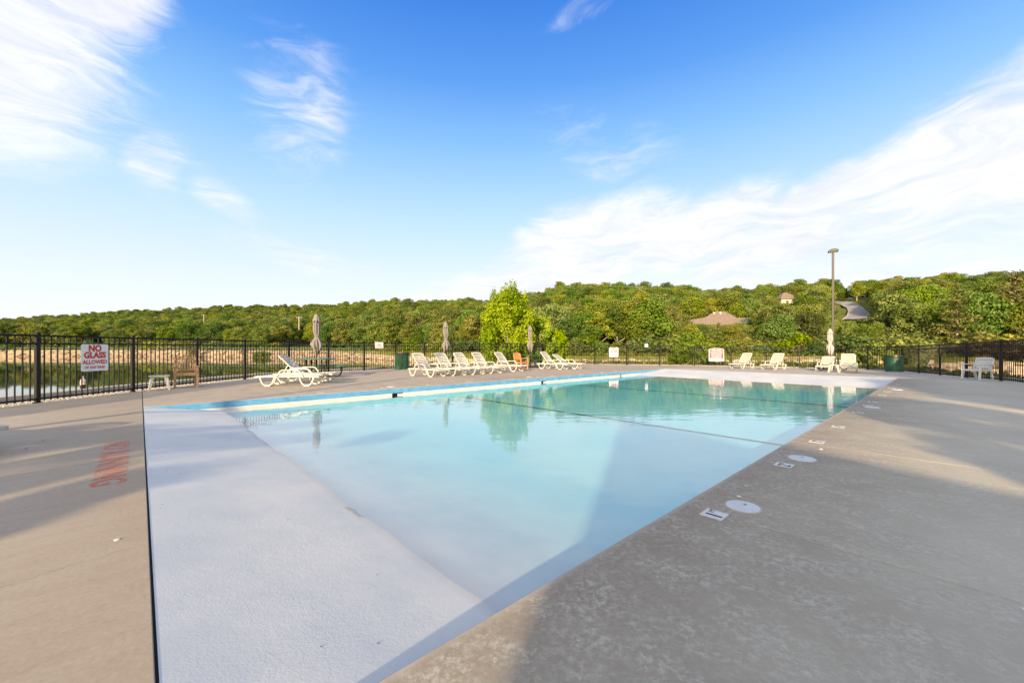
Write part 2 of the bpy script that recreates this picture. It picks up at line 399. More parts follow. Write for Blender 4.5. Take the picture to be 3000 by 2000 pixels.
def leaf_mat(name, c1, c2, c3, trans=.28, rand=.25):
    m = bpy.data.materials.new(name); m.use_nodes = True; t = m.node_tree; t.nodes.clear(); q = NG(t)
    out = q.n('ShaderNodeOutputMaterial')
    oi = q.n('ShaderNodeObjectInfo').outputs['Random']
    at = q.n('ShaderNodeAttribute'); at.attribute_name = 'tint'
    c = q.ramp(at.outputs['Fac'], [(0, c1), (.55, c2), (1, c3)])
    hue = q.n('ShaderNodeHueSaturation'); q.put(hue.inputs['Hue'], q.mapr(oi, 0, 1, .5 - .028 * rand / .25, .5 + .03 * rand / .25)); q.put(hue.inputs['Value'], q.mapr(q.m('FRACT', q.m('MULTIPLY', oi, 7.31)), 0, 1, 1 - rand, 1 + rand)); q.put(hue.inputs['Saturation'], q.mapr(q.m('FRACT', q.m('MULTIPLY', oi, 3.7)), 0, 1, .85, 1.1))
    q.put(hue.inputs['Color'], c)
    d = q.n('ShaderNodeBsdfDiffuse'); tl = q.n('ShaderNodeBsdfTranslucent'); mx = q.n('ShaderNodeMixShader'); mx.inputs[0].default_value = trans
    t.links.new(hue.outputs[0], d.inputs[0]); t.links.new(hue.outputs[0], tl.inputs[0])
    t.links.new(d.outputs[0], mx.inputs[1]); t.links.new(tl.outputs[0], mx.inputs[2]); t.links.new(mx.outputs[0], out.inputs[0])
    return m


M['leaf_olive'] = leaf_mat('olive_oak_leaves', (.115, .145, .022), (.19, .222, .038), (.275, .285, .066))
M['leaf_mid'] = leaf_mat('mid_green_leaves', (.085, .128, .018), (.14, .20, .030), (.205, .255, .055))
M['leaf_dark'] = leaf_mat('dark_green_leaves', (.052, .09, .016), (.092, .142, .024), (.14, .185, .042))
M['leaf_lime'] = leaf_mat('yellow_green_leaves', (.13, .23, .008), (.25, .36, .012), (.42, .47, .03), .35, .08)
M['leaf_fresh'] = leaf_mat('fresh_green_leaves', (.10, .17, .010), (.17, .25, .018), (.30, .32, .03), .35, .1)
M['needle'] = leaf_mat('cedar_needles', (.10, .105, .020), (.185, .17, .038), (.26, .225, .075), .2, .15)
M['leaf_purple'] = leaf_mat('purple_leaves', (.045, .035, .022), (.075, .048, .032), (.11, .075, .045), .3, .1)
M['reed'] = leaf_mat('reed_blades', (.06, .12, .02), (.11, .18, .03), (.25, .22, .06), .3, .1)
M['grass'] = leaf_mat('grass_blades', (.10, .14, .02), (.17, .19, .035), (.32, .28, .09), .3, .1)

# ------------------------------------------------------------------ fence line, deck outline
FP = [(-10.55, -7.3), (-10.55, -5.0), (-10.55, -2.6), (-10.55, -.3), (-10.55, 2.0), (-10.55, 4.3), (-10.55, 6.65), (-10.54, 8.96), (-10.53, 11.2), (-10.47, 13.4), (-10.33, 15.6), (-9.9, 17.9), (-9.05, 19.9), (-7.95, 21.7), (-6.7, 23.2), (-5.35, 24.7), (-3.85, 25.95), (-2.2, 27.1), (-.35, 28.15), (1.65, 29.0), (3.85, 29.8), (6.25, 30.4), (8.75, 30.75), (11.3, 30.85), (13.85, 30.6), (16.35, 30.1), (18.6, 29.5), (20.6, 28.9), (22.1, 27.6), (23.1, 26.2), (23.6, 24.4), (22.3, 22.1), (20.95, 19.75), (19.6, 17.4), (18.3, 15.1), (17.0, 12.8), (15.7, 10.5), (14.5, 8.3)]
CEN = Vector((4, 10))
def inset(p, d):
    v = Vector(p) - CEN; return tuple(Vector(p) - v.normalized() * d)
hullsel = [p for i, p in enumerate(FP) if p not in ((22.3, 22.1), (20.95, 19.75), (19.6, 17.4), (17.0, 12.8), (15.7, 10.5), (14.5, 8.3))]
OUT = [inset(p, .22) for p in hullsel] + [(.8, -16.), (-10.3, -16.)]
OUT = OUT[::-1]                                                    # counter-clockwise


def clip(poly, conv):
    for i in range(len(conv)):
        p, q_ = Vector(conv[i]), Vector(conv[(i + 1) % len(conv)]); e = q_ - p
        side = lambda t: e.x * (t[1] - p.y) - e.y * (t[0] - p.x)
        new = []
        for j in range(len(poly)):
            c_, n_ = poly[j], poly[(j + 1) % len(poly)]; sc, sn = side(c_), side(n_)
            if sc >= 0: new.append(c_)
            if sc * sn < 0:
                k = sc / (sc - sn); new.append((c_[0] + (n_[0] - c_[0]) * k, c_[1] + (n_[1] - c_[1]) * k))
        poly = new
        if len(poly) < 3: return []
    return poly


# ------------------------------------------------------------------ valley terrain: one sheet
US = np.array([0, 113, 193, 357, 461, 664, 912, 1157, 1226, 1367, 1430, 1543, 1584, 1655, 1741, 1850, 1955, 2057, 2150, 2236, 2438, 2540, 2690, 2778, 2900, 3000.])
VS = np.array([80, 93, 92, 107, 109, 119, 122, 137, 135, 138, 136, 152, 156, 184, 186, 179, 175, 166, 170, 179, 189, 197, 200, 206, 214, 222.])
PHI = np.arctan((US - 1500) / 1182)
TAN = VS * np.cos(PHI) / 1182
def phi_u(u): return math.atan((u - 1500) / 1182)
fpx = np.array([p[0] for p in FP]); fpy = np.array([p[1] for p in FP]); fph = np.arctan2(fpx, fpy); fpr = np.hypot(fpx, fpy)
order = np.argsort(fph)
RU = np.array([-600, 0, 700, 1064, 1160, 1300, 1500, 1750, 2200, 2600, 3000, 3600.]); RYS = np.array([150, 143, 130, 118, 95, 72, 58, 50, 46, 42, 37, 34.])
RSP = np.arctan((RU - 1500) / 1182); RSV = RYS / np.cos(RSP)
RRP = np.arctan((np.array([-600, 0, 700, 1200, 1650, 2300, 3000, 3600.]) - 1500) / 1182); RRV = np.array([740, 700, 560, 370, 250, 255, 250, 250.])
def f_fence(ph): return float(np.interp(ph, fph[order], fpr[order]))
def f_near(ph): return f_fence(ph) + float(np.interp(ph, [-.25, -.13], [1.75, 6.0]))
def f_shore(ph): return float(np.interp(ph, RSP, RSV))
def f_ridge(ph): return float(np.interp(ph, RRP, RRV))
def f_top(ph): return 1.2 + float(np.interp(ph, PHI, TAN)) * f_ridge(ph) - 8.0
def f_bank(ph): return float(np.interp(ph, [-.9, -.35, .1, .9], [.5, .3, .15, .25]))
def terr(ph, r):
    rn, rs, rr = f_near(ph), f_shore(ph), f_ridge(ph); bw = 4.2 if ph < -.3 else 2.6
    if r < rn - .02: return -1.0 if r < f_fence(ph) + .1 else -.32
    if r < rs - 1.5: return -3.2
    if r < rs: return -3.2 + (r - rs + 1.5) / 1.5 * 1.2
    zb = f_bank(ph)
    if r < rs + bw: return -2.0 + (zb + 2.0) * (r - rs) / bw
    if r < rr:
        t_ = max(0., (r - rs - bw) / (rr - rs - bw)); return zb + (f_top(ph) - zb) * t_ ** 1.35
    return f_top(ph) - (r - rr) * .12 if r < rr + 150 else f_top(ph) - 18 - (r - rr - 150) * .004
def ground_at(x, y): return terr(math.atan2(x, y), math.hypot(x, y))


vs, fs = [], []
NP, PH0, PH1 = 190, -1.25, 1.25
phs = np.linspace(PH0, PH1, NP)
rows = []
for ph in phs:
    rf, rn, rs, rr = f_fence(ph), f_near(ph), f_shore(ph), f_ridge(ph); bw = 4.2 if ph < -.3 else 2.6
    rad = [2., rf - 1, rf + .05, rf + .15, rn - .05, rn + .05, rs - 1.5, rs] + [rs + bw * k for k in (.25, .5, .75, 1.)] + [rs + bw + (rr - rs - bw) * k for k in np.linspace(.03, 1, 26)] + [rr + 60, rr + 150, 1500, 5000]
    rows.append(rad)
for i, ph in enumerate(phs):
    for r in rows[i]:
        z = terr(ph, r)
        if r > f_shore(ph) + 6 and r < 1400: z += .5 * math.sin(r * .21 + ph * 40) * math.sin(ph * 90)
        vs.append((r * math.sin(ph), r * math.cos(ph), z))
nrw = len(rows[0])
for i in range(NP - 1):
    for j in range(nrw - 1): fs.append((i * nrw + j, i * nrw + j + 1, (i + 1) * nrw + j + 1, (i + 1) * nrw + j))
# the land behind: flat, joined to the same sheet
back = len(vs)
for k in range(41):
    ph = PH1 + (2 * math.pi - (PH1 - PH0)) * k / 40
    for r in (2., 60., 400., 5000.): vs.append((r * math.sin(ph), r * math.cos(ph), -1.0 if r < 3 else -.5))
for k in range(40):
    for j in range(3): fs.append((back + k * 4 + j, back + k * 4 + j + 1, back + k * 4 + j + 5, back + k * 4 + j + 4))
mb = MB(); mb.v, mb.f = vs, fs
tag(mb.build('terrain', M['terrain'], smooth=False), kind='structure')
mb = MB(); mb.add([(-330, -40, -1.9), (120, -40, -1.9), (120, 230, -1.9), (-330, 230, -1.9)], [(0, 1, 2, 3)])
lk = mb.build('lake', M['lake']); tag(lk, kind='structure')

# ------------------------------------------------------------------ gravel verge and lake curb
def offs(p, d): return inset(p, -d)
mb = MB()
for i in range(4, len(FP) - 1):
    p0, p1, p2, p3 = offs(FP[i], -.5), offs(FP[i + 1], -.5), offs(FP[i + 1], 1.2), offs(FP[i], 1.2)
    mb.add([(*p, deck_z(*p) - .035) for p in (p0, p1, p2, p3)], [(0, 1, 2, 3)])
verge = mb.build('gravel_verge', M['gravel']); tag(verge, kind='structure')
pv = []; mb = MB()
for i in range(6, 20):
    for k in range(330 if i < 11 else 110):
        t_ = rng.random(); d = rng.uniform(-.42, 1.1); p = Vector(FP[i]).lerp(Vector(FP[i + 1]), t_); p = offs(p, d); z = deck_z(*p) - .03; r = rng.uniform(.008, .02)
        rot = rng.random() * 3
        top = [(p[0] + r * math.cos(rot + u) * .6, p[1] + r * math.sin(rot + u) * .6, z + r * rng.uniform(.7, 1.1)) for u in (0, 1.7, 3.1, 4.6)]
        bot = [(p[0] + r * math.cos(rot + u) * 1.1, p[1] + r * math.sin(rot + u) * 1.1, z - .01) for u in (0, 1.6, 3.1, 4.7)]
        mb.add(bot + top, [(4, 5, 6, 7), (0, 1, 5, 4), (1, 2, 6, 5), (2, 3, 7, 6), (3, 0, 4, 7)])
tag(mb.build('gravel', M['gravel']), kind='stuff')
cb = empty('lake_curb', (0, 0, 0), 0, 'low pale concrete curb running along the lake edge outside the fence', 'curb')
cm = MB()
for i in range(4, len(FP) - 1):
    a0, a1, b0, b1 = offs(FP[i], 1.25), offs(FP[i + 1], 1.25), offs(FP[i], 1.6), offs(FP[i + 1], 1.6)
    z0, z1 = deck_z(*a0), deck_z(*a1); e = .006
    mb = MB(); a0v, a1v, b0v, b1v = (Vector(t) for t in (a0, a1, b0, b1)); dd = (a1v - a0v).normalized() * e
    lo = -2.4 if i < 15 else -.5
    vs_ = [(*(a0v + dd), lo), (*(a1v - dd), lo), (*(b1v - dd), lo), (*(b0v + dd), lo), (*(a0v + dd), z0 + .06), (*(a1v - dd), z1 + .06), (*(b1v - dd), z1 + .06), (*(b0v + dd), z0 + .06)]
    mb.add(vs_, [(3, 2, 1, 0), (4, 5, 6, 7), (0, 1, 5, 4), (1, 2, 6, 5), (2, 3, 7, 6), (3, 0, 4, 7)])
    mb.build('curb_block', M['curb'], cb, bevel=.015)

# ------------------------------------------------------------------ pool deck: slabs with open joints
AL = [-18, -15, -12, -9, -6, -3, 0, 3, 6.1, 9.2, 12.3, 15.4, 18.6, PLEN, 25.1, 28.2, 31.3, 34.4, 38]
BL = [-25, -22, -19, -16, -13, -10, -7, -3.6, 0, 4.67, PWID, 12.9, 16.1, 19.3, 22.5]
base = MB(); slabs = []
for i in range(len(AL) - 1):
    for j in range(len(BL) - 1):
        a0, a1, b0, b1 = AL[i], AL[i + 1], BL[j], BL[j + 1]
        if a0 >= 0 and a1 <= PLEN and b0 >= 0 and b1 <= PWID: continue
        gp = .004
        la0 = a0 + gp; la1 = a1 - gp
        if a1 == 0: la1 = -.011
        lb0 = b0 + (gp if b0 != PWID else 0); lb1 = b1 - (gp if b1 != 0 else 0)
        if b1 == 0 and not (a0 >= 0 and a1 <= PLEN): lb1 = b1 - gp
        poly = clip([W(a, b_)[:2] for a, b_ in ((la0, lb0), (la1, lb0), (la1, lb1), (la0, lb1))], OUT)
        if len(poly) < 3: continue
        bp = clip([W(a, b_)[:2] for a, b_ in ((a0, b0), (a1, b0), (a1, b1), (a0, b1))], OUT)
        base.add([(p[0], p[1], deck_z(*p) - .018) for p in bp], [tuple(range(len(bp)))])
        n = len(poly); mb = MB()
        mb.add([(p[0], p[1], deck_z(*p)) for p in poly] + [(p[0], p[1], deck_z(*p) - .1) for p in poly],
               [tuple(range(n))] + [(k, n + k, n + (k + 1) % n, (k + 1) % n) for k in range(n)])
        slabs.append(mb)
deck = base.build('pool_deck', M['joint_grey']); tag(deck, kind='structure')
for mb in slabs: mb.build('slab', M['concrete'], deck, bevel=.004)

# ------------------------------------------------------------------ pool basin
prof = [(0, -.006), (1.3, -.196), (1.6, -.234), (1.9, -.265), (2.2, -.292), (2.6, -.322), (3.0, -.345), (3.6, -.37), (5, -.40), (9, -.42), (15.5, -.42), (16.8, -.37), (17.7, -.28), (18.55, -.2), (20, -.105), (PLEN, -.004)]
from mathutils import noise as mnoise
pool = MB(); nb = 72
fa = sorted(set([round(p[0], 3) for p in prof] + [round(.1 * k, 3) for k in range(1, 27)] + [round(17.65 + .15 * k, 3) for k in range(29)]))
for a in fa:
    z = float(np.interp(a, [p[0] for p in prof], [p[1] for p in prof])); k_ = min(1., max(0., min(a, PLEN - a) / .5))
    for j in range(nb + 1):
        b_ = PWID * j / nb; pool.v.append(tuple(W(a, b_, z + k_ * ((.0045 * mnoise.noise(Vector((a * .6, b_ * .6, 3)))) + .0025 * mnoise.noise(Vector((a * 2.6, b_ * 2.6, 9)))))))
for i in range(len(fa) - 1):
    for j in range(nb): k = i * (nb + 1) + j; pool.f.append((k, k + nb + 1, k + nb + 2, k + 1))
po = pool.build('swimming_pool', M['plaster'], smooth=True); tag(po, kind='structure')
SK = [(5.55, .36), (11.9, .36), (17.55, .3)]
segs = []; last = 0.
for c_, w_ in SK: segs.append((last, c_ - w_ / 2)); last = c_ + w_ / 2
segs.append((last, PLEN))
wl = MB(); th = .25
zt, zo, zl = -.004, -.135, -.27
def wallbox(mb, a0, a1, z0, z1, b0, b1):
    vs_ = [W(a, b_, z) for a in (a0, a1) for b_ in (b0, b1) for z in (z0, z1)]
    mb.add(vs_, [(0, 1, 3, 2), (4, 6, 7, 5), (0, 4, 5, 1), (2, 3, 7, 6), (0, 2, 6, 4), (1, 5, 7, 3)])
for a0, a1 in segs: wallbox(wl, a0, a1, -.9, zo, PWID, PWID + th)
for c_, w_ in SK: wallbox(wl, c_ - w_ / 2, c_ + w_ / 2, -.9, zl, PWID, PWID + th)
wl.build('pool_wall', M['plaster'], po)
w2 = MB(); wallbox(w2, 0, PLEN, -.9, -.012, -.25, 0); w2.build('pool_wall', M['plaster'], po)
bb = MB(); wallbox(bb, 0, PLEN, zo + .002, zt, PWID - .008, PWID + th); bb.build('blue_band', M['blue_paint'], po, bevel=.006)
for c_, w_ in SK:
    t_ = MB(); wallbox(t_, c_ - w_ / 2 + .002, c_ + w_ / 2 - .002, zl + .002, zo - .002, PWID + .16, PWID + .2); t_.build('skimmer_throat', M['dark_hole'], po)
    t_ = MB(); wallbox(t_, c_ + .02, c_ + w_ / 2 - .01, zl + .003, zo - .025, PWID + .05, PWID + .07); t_.build('skimmer_weir', M['lid'], po)
def floor_z(a): return float(np.interp(a, [p[0] for p in prof], [p[1] for p in prof]))
for ac in (7.75, 14.1):
    st = MB(); n = 8
    st.add([W(ac - .05, PWID * .985 * k / n + .05, floor_z(ac - .05) + .011) for k in range(n + 1)] + [W(ac + .05, PWID * .985 * k / n + .05, floor_z(ac + .05) + .011) for k in range(n + 1)],
           [(k, n + 1 + k, n + 2 + k, k + 1) for k in range(n)])
    st.build('floor_stripe', M['stripe'], po)
ej = MB(); wallbox(ej, -.016, -.001, -.1, -.016, -1.5, PWID + 6.5); ej.build('expansion_joint', M['joint'], po)
wt = MB(); wallbox(wt, .6, 20.4, -.88, -.2, -.01, PWID + .012); wo_ = wt.build('pool_water', M['pool_water']); tag(wo_, kind='structure')

# ------------------------------------------------------------------ depth tiles, lids, stencil, litter
NUM_R = [(2.99, '1'), (4.80, '2'), (6.31, '3'), (7.77, '4'), (9.72, '5'), (11.06, '5'), (11.9, '5'), (13.77, '4'), (15.0, '3'), (16.25, '2'), (18.0, '1')]
ordn = ['first', 'second', 'third', 'fourth', 'fifth', 'sixth', 'seventh', 'eighth', 'ninth', 'tenth', 'eleventh']
def depth_tile(a, b_, d, flip, label, group):
    e = empty('depth_tile', W(a, b_, deck_z(*W(a, b_)[:2])), PROT + (math.pi if flip else 0), label, 'depth marker', group)
    s_ = .152
    t_ = MB(); t_.box((0, 0, .002), (s_, s_, .004)); t_.build('tile', M['tile_white'], e, bevel=.001)
    x = text_mesh(d, .15, 'numeral', M['numeral'], e, bold=.004); x.location = (-.022, -.012, .0046)
    x = text_mesh('FT', .05, 'unit_mark', M['numeral'], e, bold=.001); x.location = (.046, .03, .0046)
for i, (a, d) in enumerate(NUM_R):
    near = 'beside the wet pool edge in front' if i < 4 else 'on the grey deck far along the near pool edge'
    depth_tile(a, -.245, d, False, f'white {d} FT depth tile, {ordn[i]} from the front along the near pool edge', 'depth tiles on the grey deck')
for i, (a, d) in enumerate([(3.52, '1'), (5.31, '2'), (6.86, '3'), (8.48, '4'), (10.45, '5'), (12.04, '5'), (12.9, '5'), (14.86, '4'), (16.52, '2'), (17.62, '1')]):
    depth_tile(a, PWID + .42, d, True, f'small white {d} FT depth tile, {ordn[i]} from the left behind the blue pool edge', 'depth tiles behind the blue edge')
LIDS = [(3.30, -.335, .115, 'round white deck lid next to the 1 FT tile in front'), (5.22, -.31, .125, 'round white deck lid next to the 2 FT tile'), (10.79, -.34, .12, 'round white deck lid halfway along the near pool edge'), (15.9, -.38, .12, 'round white deck lid near the far white beach'),
        (5.62, PWID + .6, .12, 'white deck lid behind the blue edge near the pair of loungers'), (11.66, PWID + .6, .12, 'white deck lid behind the blue edge near the orange armchair')]
for a, b_, r, lab in LIDS:
    e = empty('skimmer_lid', W(a, b_, 0), rng.random(), lab, 'deck lid', 'skimmer lids in the deck')
    t_ = MB(); t_.lathe([(r, -.004), (r, .004), (r - .006, .009), (.02, .0105)], 40); t_.build('lid', M['lid'], e, smooth=False)
    t_ = MB(); t_.lathe([(r + .012, -.01), (r + .012, .0025), (r + .002, .0025), (r + .002, -.01)], 40); t_.build('rim', M['curb'], e)
    t_ = MB(); t_.lathe([(.012, .0102), (.012, .0108), (.004, .0108)], 12, (.03, 0, 0)); t_.build('finger_hole', M['joint_grey'], e)
m, q, b, out = new_mat('faded_stencil_red'); M['stencil'] = m
p = q.n('ShaderNodeNewGeometry').outputs['Position']
q.put(b.inputs['Base Color'], q.mix(q.mapr(q.noise(p, 26, 5, .7), .50, .72), (.44, .13, .075), (.42, .33, .26))); b.inputs['Roughness'].default_value = .9
x = text_mesh('NO RUNNING', .315, 'deck_stencil', M['stencil'], None, bold=.008, xscale=1.06, spacing=1.05)
x.location = W(-.27, 4.72, .0012); x.rotation_euler = (0, 0, PROT - math.pi / 2)
tag(x, 'faded red NO RUNNING stencil painted on the deck beside the white beach', 'stencil')
def chip(x, y, r, mat, name, label, cat):
    t_ = MB(); n = 6
    t_.prism([(x + r * rng.uniform(.6, 1.1) * math.cos(k * 1.047), y + r * rng.uniform(.6, 1.1) * math.sin(k * 1.047)) for k in range(n)], .0005, r * .35); tag(t_.build(name, mat), label, cat)
chip(-2.47, 2.52, .016, M['resin_clean'], 'paper_scrap', 'tiny white scrap lying on the tan deck beside the white beach', 'scrap')
chip(1.83, 3.25, .022, M['resin_clean'], 'paint_chip', 'small white paint chip on the grey deck behind the first lid', 'chip')
chip(2.04, 3.51, .012, M['resin_clean'], 'paint_chip', 'tiny white speck on the grey deck between first and second lids', 'chip')
chip(3.66, 4.78, .02, M['resin_clean'], 'paint_chip', 'white speck on the sunlit strip of deck by the 3 FT tile', 'chip')
chip(2.35, 1.85, .012, M['resin_clean'], 'paint_chip', 'tiny pale fleck alone on the grey deck in the right foreground', 'chip')
tw = MB(); q0 = W(1.26, 2.18); q1 = W(1.275, 1.87); zt_ = floor_z(1.265) + .003
tw.tube([q0 + Vector((0, 0, zt_)), q0.lerp(q1, .4) + Vector((.008, .004, zt_)), q0.lerp(q1, .75) + Vector((-.004, 0, zt_)), q1 + Vector((0, 0, zt_))], [.0018, .0024, .002, .0012], 5)
tag(tw.build('twig', M['bark']), 'thin brown twig lying on the white beach at the waterline', 'twig')
lf = MB()
for k in range(46):
    if k < 26: a, b_ = rng.uniform(.05, 1.2), rng.uniform(.3, 9); z = floor_z(a) + .004
    else: a, b_ = rng.uniform(-3, 10), (rng.uniform(-4, -.3) if k < 38 else rng.uniform(10, 13)); z = .003
    p = W(a, b_, z); r = rng.uniform(.004, .011); t_ = rng.random() * 6
    lf.add([p + Vector((r * math.cos(t_ + u), r * .6 * math.sin(t_ + u), .002 * (j % 2))) for j, u in enumerate((0, 1.6, 3.1, 4.7))], [(0, 1, 2, 3)])
tag(lf.build('leaf_litter', M['bark']), kind='stuff')

# ------------------------------------------------------------------ picket fence
fence = empty('picket_fence', (0, 0, 0), 0, 'black metal picket fence with flat top rails curving all round the pool deck', 'fence')
pk = MB(); pk.box((0, 0, .775), (.020, .020, 1.45)); pick0 = None
PK = []
def seg_at(i):
    p, q_ = Vector((*FP[i], deck_z(*FP[i]) - .03)), Vector((*FP[i + 1], deck_z(*FP[i + 1]) - .03)); return p, q_
post0 = None
for i, p in enumerate(FP):
    d = Vector(FP[min(i + 1, len(FP) - 1)]) - Vector(FP[max(i - 1, 0)]); rz = math.atan2(d.y, d.x)
    if post0 is None:
        t_ = MB(); t_.box((0, 0, .77), (.072, .072, 1.58)); t_.box((0, 0, 1.566), (.082, .082, .018)); t_.box((0, 0, .012), (.11, .11, .022))
        post0 = t_.build('post', M['black_metal'], fence); o = post0
    else:
        o = post0.copy(); COL.objects.link(o); o.parent = fence
    o.location = (*p, deck_z(*p) - .03); o.rotation_euler = (0, 0, rz)
for i in range(len(FP) - 1):
    p, q_ = seg_at(i); d = (q_ - p); L = d.length; dn = d / L
    for z, h in ((1.50, .042), (1.325, .036), (.095, .042)):
        t_ = MB(); t_.bar(p + dn * .038 + Vector((0, 0, z)), q_ - dn * .038 + Vector((0, 0, z)), .034, h); t_.build('rail', M['black_metal'], fence)
    n = max(4, round(L / .135))
    for k in range(1, n):
        c_ = p + d * (k / n); PK.append((c_.length if c_.y > -1 and abs(math.atan2(c_.x, c_.y)) < .96 else 90 + c_.length, c_, math.atan2(d.y, d.x)))
PK.sort(key=lambda t_: t_[0])
pick0 = pk.build('picket', M['black_metal'], fence)
rest = MB()
for k, (dd, c_, rz) in enumerate(PK):
    if k < 300:
        o = pick0 if k == 0 else pick0.copy()
        if k: COL.objects.link(o); o.parent = fence
        o.location = c_; o.rotation_euler = (0, 0, rz)
    else: rest.box(c_ + Vector((0, 0, .775)), (.020, .020, 1.45), Matrix.Rotation(rz, 3, 'Z'))
o = rest.build('picket_run', M['black_metal'], fence); o['kind'] = 'stuff'


# signs: hang on the fence, a few cm to the deck side
def on_fence(px, py):
    best = None
    for i in range(len(FP) - 1):
        a_, c_ = Vector(FP[i]), Vector(FP[i + 1]); d = c_ - a_; t_ = max(0, min(1, (Vector((px, py)) - a_).dot(d) / d.length_squared)); h = a_ + d * t_
        k = (h - Vector((px, py))).length
        if best is None or k < best[0]: best = (k, h, d.normalized())
    _, h, d = best; nrm = Vector((-d.y, d.x))
    if nrm.dot(CEN - h) < 0: nrm = -nrm
    return h + nrm * .035, math.atan2(nrm.y, nrm.x) + math.pi / 2
def rrect(w, h, r, n=5):
    pts = []
    for cx, cy, a0 in ((w / 2 - r, h / 2 - r, 0), (-w / 2 + r, h / 2 - r, 90), (-w / 2 + r, -h / 2 + r, 180), (w / 2 - r, -h / 2 + r, 270)):
        for k in range(n + 1): t_ = R(a0 + 90 * k / n); pts.append((cx + r * math.cos(t_), cy + r * math.sin(t_)))
    return pts
def sign_base(px, py, zc, w, h, name, label, poly=None, tilt=0.):
    h2, rz = on_fence(px, py)
    e = empty(name, (h2.x, h2.y, zc + deck_z(px, py)), 0, label, 'sign')
    e.rotation_euler = (R(90), R(tilt), rz)
    t_ = MB(); t_.prism(poly or rrect(w, h, min(w, h) * .06), -.002, .002); t_.build('plate', M['sign_white'], e, bevel=.0006)
    for sx_ in (-.35, .35):
        t_ = MB(); t_.box((sx_ * w, h * .33, -.012), (.03, .03, .02)); t_.build('clip', M['black_metal'], e)
    return e
def letters(e, body, size, x, y, mat, bold=.01, xs=1., shear=0., name='lettering'):
    t_ = text_mesh(body, size, name, mat, e, bold, xs, shear); t_.location = (x, y, .0032); return t_
for px, py, zc, w, h, lab, mt, m4 in ((-10.52, 10.16, .955, .66, .67, 'white NO GLASS ALLOWED sign with red letters on the left fence by the lake', M['sign_red'], M['sign_red']), (7.7, 30.6, .95, .73, .71, 'smaller looking NO GLASS sign with faded lower lines, far off on the back fence', M['sign_red'], M['sign_faded'])):
    e = sign_base(px, py, zc, w, h, 'glass_sign', lab); k = w / .66
    letters(e, 'NO', .215 * k, 0, .225 * k, mt, .012, .92); letters(e, 'GLASS', .205 * k, 0, .055 * k, mt, .011, .92)
    letters(e, 'ALLOWED', .135 * k, 0, -.115 * k, m4, .006, .92); letters(e, 'OF ANY KIND', .088 * k, 0, -.245 * k, m4, .0035, .9)
e = sign_base(-7.385, 22.38, 1.34, .50, .345, 'diving_sign', 'small white NO DIVING ALLOWED sign on the fence left of the green bin')
letters(e, 'NO', .085, 0, .095, M['sign_dark'], .003); letters(e, 'DIVING', .1, 0, .005, M['sign_dark'], .003, .9); letters(e, 'ALLOWED', .1, 0, -.095, M['sign_dark'], .003, .82)
e = sign_base(10.25, 30.8, 1.38 + .12, .24, .24, 'blank_sign', 'tiny blank white square notice at the top of the back fence')
arch = [(.52 * math.cos(R(t_)) / math.cos(R(35)) if False else 0, 0) for t_ in ()]
w, h = 1.05, .96
arch = [(-w / 2, -h / 2), (w / 2, -h / 2)] + [(w / 2 * (1 - 2 * k / 12), h / 2 - .10 + .10 * (1 - (1 - 2 * k / 12) ** 2)) for k in range(13)]
e = sign_base(15.35, 30.35, .74 + .13, w, h, 'rules_sign', 'large red and white POOL RULES board with arched top on the back fence', arch)
inner = [(x_ * .93, y_ if y_ > 0 else -.30) for x_, y_ in arch]; inner = [(x_, y_ * .95 if y_ > 0 else y_) for x_, y_ in inner]
t_ = MB(); t_.prism(inner, .0021, .003); t_.build('red_panel', M['rule_red'], e)
for k in range(1): x = letters(e, 'POOL RULES', .115, 0, .335, M['sign_white'], .003); x.location.z = .0042
for r_i in range(7):
    wd = (.88, .88, .74, .72, .70, .64, .78)[r_i]; y_ = .225 - r_i * .078; t_ = MB(); x0 = -wd / 2
    while x0 < wd / 2 - .03:
        ww = min(rng.uniform(.05, .13), wd / 2 - x0); t_.box((x0 + ww / 2, y_, .0036), (ww, .024, .001)); x0 += ww + .016
    t_.build('text_line', M['sign_white'], e)
for r_i in range(2):
    t_ = MB(); x0 = -.42
    while x0 < .40:
        ww = min(rng.uniform(.05, .12), .42 - x0); t_.box((x0 + ww / 2, -.355 - r_i * .065, .0026), (ww, .026, .001)); x0 += ww + .02
    t_.build('text_line', M['sign_faded'], e)


